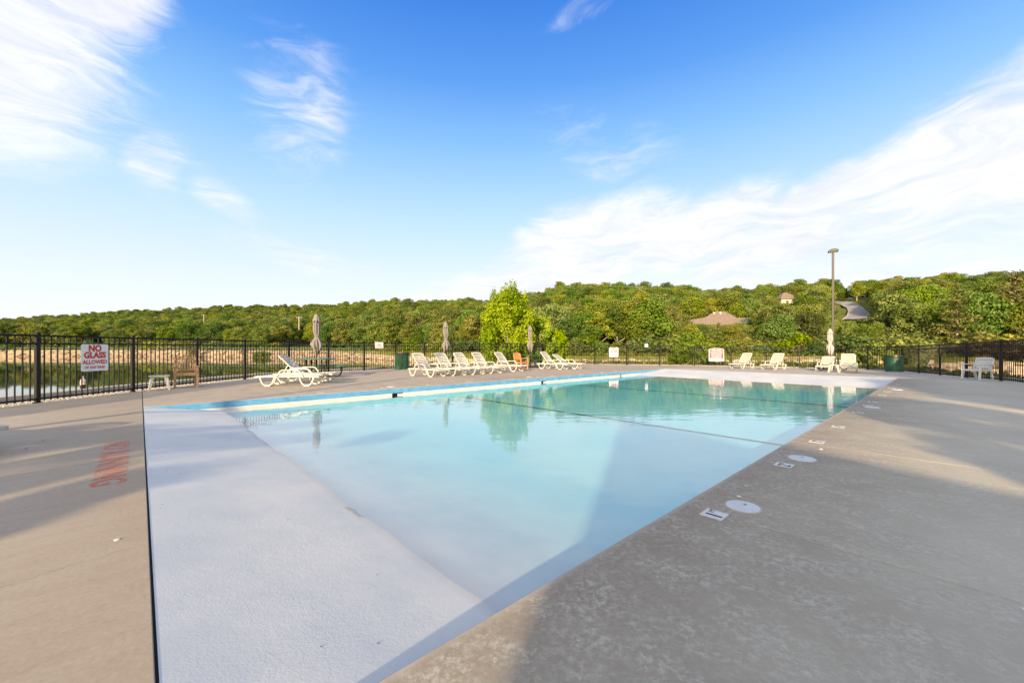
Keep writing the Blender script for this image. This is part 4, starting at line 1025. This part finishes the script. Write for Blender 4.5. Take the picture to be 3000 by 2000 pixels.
at = pm.attributes.new('turn', 'FLOAT', 'POINT'); at.data.foreach_set('value', [tr_.random() * 6.28 for c_ in far])
at = pm.attributes.new('pick', 'INT', 'POINT'); at.data.foreach_set('value', [tr_.choices(range(9), [1.2, 1.1, .8] * 3)[0] for c_ in far])
wood = bpy.data.objects.new('far_wood', pm); COL.objects.link(wood); tag(wood, kind='stuff')
gt = bpy.data.node_groups.new('scatter_wood', 'GeometryNodeTree'); gt.interface.new_socket('Geometry', in_out='INPUT', socket_type='NodeSocketGeometry'); gt.interface.new_socket('Geometry', in_out='OUTPUT', socket_type='NodeSocketGeometry')
gi, go = gt.nodes.new('NodeGroupInput'), gt.nodes.new('NodeGroupOutput'); ip = gt.nodes.new('GeometryNodeInstanceOnPoints'); ci = gt.nodes.new('GeometryNodeCollectionInfo')
ci.inputs['Collection'].default_value = src; ci.inputs['Separate Children'].default_value = True; ci.inputs['Reset Children'].default_value = True
def named(nm, ty):
    a = gt.nodes.new('GeometryNodeInputNamedAttribute'); a.data_type = ty; a.inputs['Name'].default_value = nm
    return [o for o in a.outputs if o.enabled][0]
ip.inputs['Pick Instance'].default_value = True
cx = gt.nodes.new('ShaderNodeCombineXYZ'); gt.links.new(named('turn', 'FLOAT'), cx.inputs[2])
gt.links.new(gi.outputs[0], ip.inputs['Points']); gt.links.new(ci.outputs[0], ip.inputs['Instance']); gt.links.new(named('pick', 'INT'), ip.inputs['Instance Index']); gt.links.new(cx.outputs[0], ip.inputs['Rotation']); gt.links.new(named('size', 'FLOAT'), ip.inputs['Scale'])
gt.links.new(ip.outputs[0], go.inputs[0])
wood.modifiers.new('scatter', 'NODES').node_group = gt

# cedars singled out along the shore
def at_u(u, r): ph = phi_u(u); return r * math.sin(ph), r * math.cos(ph), terr(ph, r)
CD = [(2804, 66, 1.0, 'brownish cedar with bare pale trunk behind the right fence'), (2975, 70, 1.15, 'brownish cedar at the right edge of the wood'), (2105, 66, .5, 'brown cedar in front of the brown-roofed house'), (1115, 145, .95, 'brown cedar on the far shore above the NO DIVING sign'), (2600, 82, 1.0, 'brown cedar just right of the lamp post'), (1330, 110, .95, 'brown cedar left of the yellow-green tree'), (1215, 120, .8, 'small brown cedar above the green bin'),
      (1010, 150, 1.0, 'cedar with bare lower branches above the left umbrella'), (1960, 72, .7, 'low dark cedar left of the brown-roofed house'), (2380, 85, .9, 'cedar left of the lamp post'), (2250, 66, .75, 'small cedar right of the POOL RULES board'), (1870, 84, .9, 'thin cedar above the blank white notice'), (2880, 82, .9, 'cedar above the white plastic armchair'), (560, 170, .9, 'brownish cedar on the lake shore above the weathered armchair')]
for k, (u, r, sc, lab) in enumerate(CD):
    x, y, z = at_u(u, r); tree_thing('cedar_tree', CED[k % 3], x, y, z - .3, sc * .95, k * 1.3, lab, 'cedars along the shore')

# shrubs along the far bank
def bush_mesh(seed, mat, leaves=900, size=.16):
    rr = random.Random(seed); lobes = []
    for k in range(9):
        a = k * 2.4; rd = rr.uniform(.1, .75); s_ = rr.uniform(.3, .55); lobes.append(((rd * math.cos(a), rd * math.sin(a), rr.uniform(.3, 1.05)), (s_, s_, s_ * .85)))
    P, N, T = lobes_points(lobes, leaves, .5, .7); cm_ = leaf_mesh('foliage', P, N, size, T, mat)
    tb = MB()
    for c_, _ in lobes[:6]: tb.tube([(c_[0] * .1, c_[1] * .1, -.4), (c_[0] * .5, c_[1] * .5, c_[2] * .5), c_], [.03, .02, .008], 4)
    t_ = bpy.data.meshes.new('stems'); t_.from_pydata(tb.v, [], tb.f); t_.materials.append(M['bark']); return cm_, t_
BM = [bush_mesh(500 + k, m_) for k, m_ in enumerate((M['leaf_mid'], M['leaf_fresh'], M['leaf_dark'], M['leaf_olive'], M['leaf_purple']))]
def bush(kind, x, y, z, sc, label, group):
    e = bpy.data.objects.new('shrub', None); COL.objects.link(e); e.location = (x, y, z); e.rotation_euler = (0, 0, rng.random() * 6); e.scale = sc; tag(e, label, 'shrub', group)
    mesh_obj('stems', BM[kind][1], e); mesh_obj('foliage', BM[kind][0], e)
for k in range(150):
    ph = -1.0 + 2.0 * (k + rng.random() * .8) / 150; rs = f_shore(ph); bw = 4.2 if ph < -.3 else 2.6
    r = rs + bw + (rng.uniform(1.0, 7) if ph > -.3 else rng.uniform(3, 9)); x, y = r * math.sin(ph), r * math.cos(ph); z = terr(ph, r)
    if blocked(x, y, z, 3, 2.5): continue
    if rng.random() < .2 and ph > 0: continue
    kd = rng.choices(range(4), [3, 2, 2, 2])[0]; s_ = rng.uniform(1.0, 2.1) * (1.25 if ph < -.3 else 1.)
    zone = [t_ for lim, t_ in SIDE if ph < lim][0].replace('hill across the lake', 'far lake shore').replace('slope', 'bank')
    lab = f"{('mid green', 'fresh green', 'dark green', 'olive')[kd]} rounded shrub {zone}"
    bush(kd, x, y, z, (s_ * 1.3, s_ * 1.3, s_), lab, lab.replace('shrub', 'shrubs'))
for k, (u, r, s_) in enumerate(((2890, 62, 1.9), (2950, 63, 2.1), (3010, 62, 1.9))):
    x, y, z = at_u(u, r); bush(4, x, y, z + .3, (s_ * 1.3, s_ * 1.1, s_ * .55), 'low purple-brown shrub behind the right fence', 'purple-brown shrubs')

# nearer trees just outside the fence
def spire_tree(seed, H, Wd, leaves, size, mat, nl=26):
    rr = random.Random(seed); lobes = []
    for k in range(nl):
        t_ = k / (nl - 1); a = k * 2.4 + rr.random() * .5; env = Wd * (.95 if t_ < .45 else .95 * (1 - ((t_ - .45) / .64) ** 2.0)); rad = env * rr.uniform(.45, .95)
        lobes.append(((rad * math.cos(a), rad * math.sin(a), H * (.10 + .74 * t_)), (Wd * .21, Wd * .21, H * rr.uniform(.08, .14))))
    for k in range(10): lobes.append(((rr.uniform(-.55, .55) * Wd, rr.uniform(-.45, .45) * Wd, H * rr.uniform(.78, .89)), (Wd * .075, Wd * .075, H * .125)))
    P, N, T = lobes_points(lobes, leaves, .45, .8, .1); P += nr.normal(scale=.05, size=P.shape)
    cm_ = leaf_mesh('crown', P, N, size, T, mat, .9); tb = MB()
    tb.tube([(0, 0, -.6), (0, 0, H * .2), (.1, 0, H * .5), (.05, .05, H * .85)], [.12, .10, .06, .015], 7)
    for c_, rd in lobes[::2]: tb.tube([(0, 0, max(.1, c_[2] - H * .2)), (c_[0] * .6, c_[1] * .6, c_[2] - H * .05), (c_[0], c_[1], c_[2] + rd[2] * .6)], [.04, .025, .008], 5)
    t_ = bpy.data.meshes.new('trunk'); t_.from_pydata(tb.v, [], tb.f); t_.materials.append(M['bark_pale']); return cm_, t_
def near_tree(name, u, y, ms, sc, lab, cat='tree', dz=0.):
    x = y * (u - 1500) / 1182; tree_thing(name, ms, x, y, ground_at(x, y) + dz, sc, u * .01, lab, None, cat)
near_tree('yellow_green_tree', 1487, 32.6, spire_tree(21, 6.7, 2.55, 26000, .15, M['leaf_lime'], 60), 1., 'tall yellow-green young tree just beyond the fence behind the loungers')
near_tree('yellow_green_tree', 1585, 33.6, spire_tree(22, 4.3, 1.35, 9000, .15, M['leaf_lime'], 18), 1., 'shorter yellow-green tree right beside the tall yellow-green one')
near_tree('yellow_green_tree', 1635, 34.3, spire_tree(23, 3.1, 1.15, 6000, .15, M['leaf_lime'], 14), 1., 'lowest yellow-green sapling at the right end of its clump')
near_tree('flowering_bush', 2030, 33.0, spire_tree(24, 2.95, 1.15, 6500, .13, M['leaf_fresh'], 22), (1.25, 1.25, 1.), 'bright green leafy bush with yellow tips behind the fence left of POOL RULES', 'bush')
near_tree('flowering_bush', 1990, 32.6, spire_tree(25, 1.7, 1.0, 3000, .13, M['leaf_fresh'], 14), (1.2, 1.2, 1.), 'low bright green bush at the left foot of the taller bush', 'bush')
near_tree('young_maple', 2648, 30.6, spire_tree(26, 4.1, 1.7, 6500, .17, M['leaf_fresh'], 22), (1.05, 1.05, 1.), 'loose young maple behind the dark green bin')
near_tree('flowering_bush', 2560, 30.2, spire_tree(27, 1.75, 1.2, 3800, .16, M['leaf_fresh'], 16), 1.1, 'fresh green bush behind the fence right of the lamp post', 'bush')
near_tree('flowering_bush', 2612, 29.6, spire_tree(28, 1.6, 1.1, 3400, .16, M['leaf_lime'], 14), 1.0, 'yellow-green low bush behind the dark green bin', 'bush')
near_tree('flowering_bush', 2290, 35.0, spire_tree(29, 1.6, 1.1, 3000, .15, M['leaf_mid'], 14), 1.2, 'mid green bush behind the far loungers', 'bush')

# stone bank across the channel
def rock_mesh(seed):
    rr = random.Random(seed); t_ = MB(); n = 7
    for z, k in ((-.5, .9), (-.2, 1.05), (.28, 1.0), (.5, .8)):
        for j in range(n): a = 2 * math.pi * j / n; t_.v.append((.5 * k * math.cos(a) * rr.uniform(.85, 1.15), .5 * k * math.sin(a) * rr.uniform(.85, 1.15), z + rr.uniform(-.06, .06)))
    for i in range(3):
        for j in range(n): t_.f.append((i * n + j, i * n + (j + 1) % n, (i + 1) * n + (j + 1) % n, (i + 1) * n + j))
    t_.f += [tuple(range(n))[::-1], tuple(3 * n + j for j in range(n))]; me = bpy.data.meshes.new('stone'); me.from_pydata(t_.v, [], t_.f); me.materials.append(M['stone']); return me
RM = [rock_mesh(k) for k in range(7)]
bank_ = empty('stone_bank', (0, 0, 0), 0, 'stacked tan stone bank along the water behind the right and back fence', 'stone wall')
sr = MB(); cnt = 0; sl = []
for ph in np.arange(-.36, 1.0, .0105):
    rs = f_shore(ph); zt_ = f_bank(ph)
    for c_ in range(5):
        for rep in range(1):
            f_ = (c_ + rng.uniform(.1, .9)) / 5 * (.5 if ph < .1 else .72); r = rs + .2 + f_ * 2.3; z = -1.75 + f_ * (zt_ + 1.85); pp = ph + rng.uniform(-.004, .004); wl_ = rng.uniform(.5, 1.15) * max(1, rs / 62); sl.append((r, r * math.sin(pp), r * math.cos(pp), z, wl_, rng.uniform(.22, .48), pp))
sl.sort()
for k, (r, x, y, z, wd, hh, pp) in enumerate(sl):
    me = RM[k % 7]
    if k < 296:
        o = mesh_obj('stone', me, bank_, (x, y, z)); o.scale = (wd, .7, hh); o.rotation_euler = (rng.uniform(-.15, .15), rng.uniform(-.15, .15), -pp + rng.uniform(-.3, .3))
    else:
        mt_ = Matrix.Translation((x, y, z)) @ Matrix.Rotation(-pp + rng.uniform(-.3, .3), 4, 'Z') @ Matrix.Diagonal((wd, .7, hh, 1)); sr.add([mt_ @ v.co for v in me.vertices], [tuple(p.vertices) for p in me.polygons])
o = sr.build('stone_run', M['stone'], bank_); o['kind'] = 'stuff'
rk = MB()
for k in range(420):
    ph = rng.uniform(-1.0, -.30); rs = f_shore(ph); f_ = rng.random() ** 1.2; r = rs + f_ * 4; z = -2 + (f_bank(ph) + 2) * f_; me = RM[k % 7]; s_ = rng.uniform(.3, 1.1)
    mt_ = Matrix.Translation((r * math.sin(ph), r * math.cos(ph), z)) @ Matrix.Rotation(rng.random() * 6, 4, 'Z') @ Matrix.Diagonal((s_ * 1.5, s_, s_ * .5, 1)); rk.add([mt_ @ v.co for v in me.vertices], [tuple(p.vertices) for p in me.polygons])
tag(rk.build('shore_rubble', M['stone']), kind='stuff')

# grass tufts on both banks, reeds at the lake edge
P, N, T = [], [], []
for k in range(5200):
    ph = rng.uniform(-.32, .98) if k < 4200 else rng.uniform(-1, -.3)
    if k < 1100: r = rng.uniform(f_fence(ph) + 1.7, f_near(ph) - .1)
    else: r = f_shore(ph) + (2.6 if ph > -.3 else 4.2) + rng.random() ** 1.6 * 14
    x, y = r * math.sin(ph), r * math.cos(ph); z = terr(ph, r)
    for j in range(4):
        P.append((x + rng.uniform(-.25, .25), y + rng.uniform(-.25, .25), z + rng.uniform(.05, .28))); N.append((rng.uniform(-1, 1), rng.uniform(-1, 1), .15)); T.append(rng.random())
me = leaf_mesh('grass', np.array(P), np.array(N), .42, np.array(T), M['grass'], .35); tag(mesh_obj('bank_grass', me), kind='stuff')
P, N, T = [], [], []
x0, y0, z0 = at_u(768, f_shore(phi_u(768)) + .5)
for k in range(700):
    a = rng.random() * 6.28; d = rng.random() ** .6; P.append((x0 + 3.0 * d * math.cos(a), y0 + 1.4 * d * math.sin(a), -1.9 + rng.random() * 2.2 * (1 - .5 * d * d))); N.append((math.cos(a * 3), math.sin(a * 3), .05)); T.append(rng.random())
rd = mesh_obj('reed_clump', leaf_mesh('reeds', np.array(P), np.array(N), .8, np.array(T), M['reed'], .2)); tag(rd, 'clump of tall green reeds at the lake edge behind the left picnic table', 'reeds')

# ------------------------------------------------------------------ houses, roads, poles, the angler
def house(name, ph, r, w, d, hw, hr, label, rz=0.):
    x, y = r * math.sin(ph), r * math.cos(ph); z = terr(ph, r) - .6
    e = empty(name, (x, y, z), -ph + rz, label, 'house')
    t_ = MB(); t_.box((0, 0, hw / 2), (w, d, hw)); t_.build('wall', M['wall'], e)
    ov = .5; W2, D2 = w / 2 + ov, d / 2 + ov; rl = w * .10
    t_ = MB(); t_.add([(-W2, -D2, hw), (W2, -D2, hw), (W2, D2, hw), (-W2, D2, hw), (-rl, 0, hw + hr), (rl, 0, hw + hr), (-W2, -D2, hw - .15), (W2, -D2, hw - .15), (W2, D2, hw - .15), (-W2, D2, hw - .15)],
                      [(0, 1, 5, 4), (1, 2, 5), (2, 3, 4, 5), (3, 0, 4), (6, 7, 1, 0), (7, 8, 2, 1), (8, 9, 3, 2), (9, 6, 0, 3), (9, 8, 7, 6)]); rf = t_.build('roof', M['roof'], e)
    return e, w, d, hw, hr
e, w, d, hw, hr = house('brown_roofed_house', HOUSE[0], HOUSE[1], 10.4, 8.4, 2.9, 3.4, 'large house with brown hipped roof showing above the trees behind POOL RULES')
t_ = MB(); t_.box((3.9, -2.4, 1.25), (4.2, 5.0, 2.5)); t_.build('wing', M['wall'], e)
t_ = MB(); t_.add([(1.2, -5.3, 2.7), (7.2, -5.3, 2.7), (7.2, .6, 2.7), (1.2, .6, 2.7), (2.9, -2.4, 4.7), (5.6, -2.4, 4.7)], [(0, 1, 5, 4), (1, 2, 5), (2, 3, 4, 5), (3, 0, 4), (3, 2, 1, 0)]); t_.build('wing_roof', M['roof'], e)
t_ = MB(); t_.box((-5.0, -1.4, 1.2), (3.0, 4.4, 2.4)); t_.build('wing', M['wall'], e)
t_ = MB(); t_.add([(-8.0, -4.0, 2.6), (-2.6, -4.0, 2.6), (-2.6, 1.2, 2.6), (-8.0, 1.2, 2.6), (-6.2, -1.4, 4.6), (-3.0, -1.4, 5.0)], [(0, 1, 5, 4), (1, 2, 5), (2, 3, 4, 5), (3, 0, 4), (3, 2, 1, 0)]); t_.build('wing_roof', M['roof'], e)
for x_ in (-2.6, -.4, 1.4): 
    f_ = MB(); f_.box((x_, -d / 2 - .01, 1.5), (1.2, .08, 1.3)); fo = f_.build('window', M['white_trim'], e); f_ = MB(); f_.box((x_, -d / 2 - .055, 1.5), (1.0, .03, 1.1)); f_.build('pane', M['dark_hole'], fo)
for x_, y_ in ((-1.0, -.5), (.2, -.6), (2.2, -1.6)):
    f_ = MB(); f_.box((x_, y_, hw + hr * (1 - abs(y_) / (d / 2)) + .1 - max(0, abs(x_) - .94) * .6), (.22, .22, .4)); f_.build('vent_pipe', M['white_trim'], e)
e, w, d, hw, hr = house('hilltop_house', HOUSE2[0], HOUSE2[1], 7.0, 7.5, 4.6, 3.0, 'small gabled house peeking out of the trees left of the lamp post', .5)
f_ = MB(); f_.box((-1.2, -d / 2 - .01, 3.2), (1.3, .08, 1.5)); fo = f_.build('window', M['white_trim'], e); f_ = MB(); f_.box((-1.2, -d / 2 - .06, 3.2), (1.1, .03, 1.3)); f_.build('pane', M['dark_hole'], fo)


def r_for(u, v, lo, hi):
    """distance at which the bare slope is met at that height, walking outwards"""
    ph = phi_u(u); tn = (1018.5 - v) * math.cos(ph) / 1182; best = hi
    for r in np.arange(lo, hi, .5):
        if (terr(ph, r) - 1.2) / r >= tn: best = r; break
    return best
def road(name, rows_, label, lo, hi, lift=.25):
    t_ = MB()
    for (ul, ur, v) in rows_:
        r = r_for((ul + ur) / 2, v, lo, hi)
        for u in (ul, ur): ph = phi_u(u); t_.v.append((r * math.sin(ph), r * math.cos(ph), terr(ph, r) + lift))
    for k in range(len(rows_) - 1): t_.f.append((2 * k, 2 * k + 1, 2 * k + 3, 2 * k + 2))
    o = t_.build(name, M['asphalt']); tag(o, kind='structure')
    t_ = MB()
    for s_ in (0, 1): 
        pts = [Vector(o.data.vertices[2 * k + s_].co) + Vector((0, 0, .04)) for k in range(len(rows_))]
        t_.tube(pts, .16, 5)
    t_.build('kerb', M['curb'], o)
road('hillside_road', [(2470, 2556, 938), (2482, 2548, 927), (2486, 2536, 915), (2482, 2524, 904), (2466, 2511, 895), (2448, 2494, 889), (2432, 2478, 886)], '', 90, 250, .35)
road('shore_road', [(800, 852, 1007), (838, 880, 1001), (868, 897, 995), (893, 912, 989), (906, 918, 985)], '', 125, 260, .2)
for u, r, vt, lab in ((876, 205, 926, 'pale utility pole with crossarm on the wooded hill left of the tall umbrella'), (597, 300, 920, 'distant utility pole top above the trees left of centre')):
    ph = phi_u(u); x, y = r * math.sin(ph), r * math.cos(ph); zt_ = 1.2 + (1018.5 - vt) * y / 1182; z0 = terr(ph, r)
    e = empty('utility_pole', (x, y, z0), -ph, lab, 'utility pole')
    t_ = MB(); t_.tube([(0, 0, -.5), (0, 0, zt_ - z0)], [.24, .17], 8); t_.build('pole', M['wood_pole'], e)
    t_ = MB(); t_.box((0, -.1, zt_ - z0 - .6), (2.4, .14, .16)); t_.build('crossarm', M['wood_pole'], e)
    for k in (-1, 0, 1): t_ = MB(); t_.tube([(k * 1.0, -.1, zt_ - z0 - .52), (k * 1.0, -.1, zt_ - z0 - .25)], .06, 6); t_.build('insulator', M['white_trim'], e)
e = empty('guard_rail', (0, 0, 0), 0, 'long dark green guard rail along the top of the far lake bank', 'guard rail')
pr = None
for k in range(31):
    ph = -1.0 + k * .022; r = f_shore(ph) + 5.2; p = Vector((r * math.sin(ph), r * math.cos(ph), terr(ph, r)))
    t_ = MB(); t_.box(p + Vector((0, 0, .4)), (.14, .14, .9)); t_.build('post', M['rail_green'], e)
    if pr: t_ = MB(); t_.bar(pr + Vector((0, 0, .68)), p + Vector((0, 0, .68)), .08, .3); t_.build('rail', M['rail_green'], e)
    pr = p

pm_, q, b, out = new_mat('angler_body'); co = q.n('ShaderNodeTexCoord').outputs['Object']; s_ = q.n('ShaderNodeSeparateXYZ'); q.t.links.new(co, s_.inputs[0])
cr = q.n('ShaderNodeValToRGB'); cr.color_ramp.interpolation = 'CONSTANT'; ee = cr.color_ramp.elements
ee[0].position, ee[0].color = 0, (.03, .025, .02, 1); ee[1].position, ee[1].color = .045, (.06, .09, .18, 1)
for p_, c_ in ((.50, (.75, .75, .76, 1)), (.82, (.48, .28, .2, 1)), (.945, (.06, .035, .02, 1))): k = ee.new(p_); k.color = c_
q.put(cr.inputs[0], q.m('DIVIDE', s_.outputs[2], 1.76)); q.t.links.new(cr.outputs[0], b.inputs['Base Color']); b.inputs['Roughness'].default_value = .8
SKV = [((0, 0, .93), .15), ((0, 0, 1.15), .14), ((0, 0, 1.36), .15), ((0, .01, 1.50), .06), ((0, .02, 1.58), .085), ((0, .02, 1.68), .09), ((0, 0, 1.74), .05), ((.10, 0, .88), .10), ((.12, .03, .48), .065), ((.13, -.02, .07), .045), ((.13, .12, .035), .04), ((-.10, 0, .88), .10), ((-.14, -.03, .48), .065), ((-.16, -.06, .07), .045), ((-.17, .08, .035), .04),
       ((.2, 0, 1.40), .06), ((.27, .05, 1.16), .045), ((.22, .28, 1.12), .035), ((.2, .36, 1.14), .03), ((-.2, 0, 1.40), .06), ((-.26, .08, 1.18), .045), ((-.08, .28, 1.14), .035), ((0, .36, 1.15), .03)]
SKE = [(0, 1), (1, 2), (2, 3), (3, 4), (4, 5), (5, 6), (0, 7), (7, 8), (8, 9), (9, 10), (0, 11), (11, 12), (12, 13), (13, 14), (2, 15), (15, 16), (16, 17), (17, 18), (2, 19), (19, 20), (20, 21), (21, 22)]
me = bpy.data.meshes.new('person'); me.from_pydata([v[0] for v in SKV], SKE, []); me.materials.append(pm_)
ps = mesh_obj('person', me); sk = ps.modifiers.new('skin', 'SKIN'); ps.modifiers.new('sub', 'SUBSURF').levels = 1
for i, v in enumerate(SKV): me.skin_vertices[0].data[i].radius = (v[1], v[1] * .85)
me.skin_vertices[0].data[0].use_root = True
ph = phi_u(204); r = f_shore(ph) + 4.0; ps.location = (r * math.sin(ph), r * math.cos(ph), terr(ph, r)); ps.rotation_euler = (0, 0, R(-120))
tag(ps, 'person in white shirt and blue jeans fishing from the far sandy bank', 'person')
t_ = MB(); t_.tube([(0, 0, 0), (0, 1.1, .7), (0, 2.1, 1.2)], [.03, .02, .01], 5); o = t_.build('fishing_rod', M['rail_green']); o.location = ps.location + Vector((.3, -.2, 1.15)); o.rotation_euler = (0, 0, R(-70)); tag(o, 'thin fishing rod held by the person on the far bank', 'fishing rod')

# ------------------------------------------------------------------ unseen casters placed behind the photographer to throw the long shadows
C0 = Vector((-1.59, -3.36)); e1 = Vector((.40, -.916)); e2 = Vector((-SUN_DIR.x, -SUN_DIR.y))
e = empty('shade_building', (0, 0, 0), 0, 'unseen building behind the photographer, wedge-shaped to throw the shade across the pool', 'building')  # unseen building, its wedge plan shaped to fit the shade edge
t_ = MB(); t_.prism([tuple(C0), tuple(C0 + e2 * 11), tuple(C0 + e1 * 12)][::1], -.2, 3.05); t_.build('wall', M['house_block'], e)
t_ = MB(); t_.prism([tuple(C0 - (e1 + e2) * .02), tuple(C0 + e2 * 11.2), tuple(C0 + e1 * 12.2)], 3.053, 3.2); t_.build('roof', M['roof'], e)
e = empty('lamp_post', (-10.0, -1.9, 0), R(20), 'second tall bronze lamp post standing behind the left fence corner, seen by its shadow', 'lamp post')
t_ = MB(); t_.box((0, 0, 3.9), (.14, .14, 7.8)); t_.build('pole', M['bronze'], e)
t_ = MB(); t_.box((.1, 0, 7.86), (.6, .4, .2)); t_.build('lamp_head', M['bronze'], e)
SHT = [(2.3, -8.8, .62), (5.6, -12.4, .9), (8.8, -12.8, 1.08), (13.2, -13.0, 1.2), (18.0, -12.5, 1.08)]
for k, (x, y, sc) in enumerate(SHT):
    lobes_seed = oak(900 + k, 9.6, 3.6, 18, 5200, .42, M['leaf_mid'], False) if k < 3 else lobes_seed
    tree_thing('shade_tree', lobes_seed, x, y, -.3, sc, k * 1.7, ['shade tree behind the photographer nearest the unseen building', 'second shade tree from the unseen building behind the photographer', 'third shade tree from the unseen building behind the photographer', 'fourth shade tree from the unseen building behind the photographer', 'shade tree farthest from the unseen building behind the photographer'][k], None)
rr = random.Random(78); lobes = []
for k in range(34):
    a = k * 2.4; rd = 2.6 * math.sqrt((k + .5) / 34); s_ = rr.uniform(.14, .35); lobes.append(((rd * math.cos(a) + rr.uniform(-.2, .2), rd * math.sin(a) * .8, 2.8 + rr.uniform(-.3, .35)), (s_, s_, s_ * .35)))
P, N, T = lobes_points(lobes, 7000, .2, 1., .2); tb = MB()
tb.tube([(0, 0, -.2), (0, 0, 1.5), (.1, 0, 2.6)], [.13, .1, .05], 7)
for c_, rd in lobes[::2]: tb.tube([(0, 0, 1.5), (c_[0] * .6, c_[1] * .6, 2.4), c_], [.05, .03, .01], 5)
t_ = bpy.data.meshes.new('trunk'); t_.from_pydata(tb.v, [], tb.f); t_.materials.append(M['bark'])
tree_thing('spreading_tree', (leaf_mesh('crown', P, N, .22, T, M['leaf_mid']), t_), -8.5, -6.2, 0, 1., 0, 'low spreading tree inside the left fence, known by its lobed shadow on the deck', None)
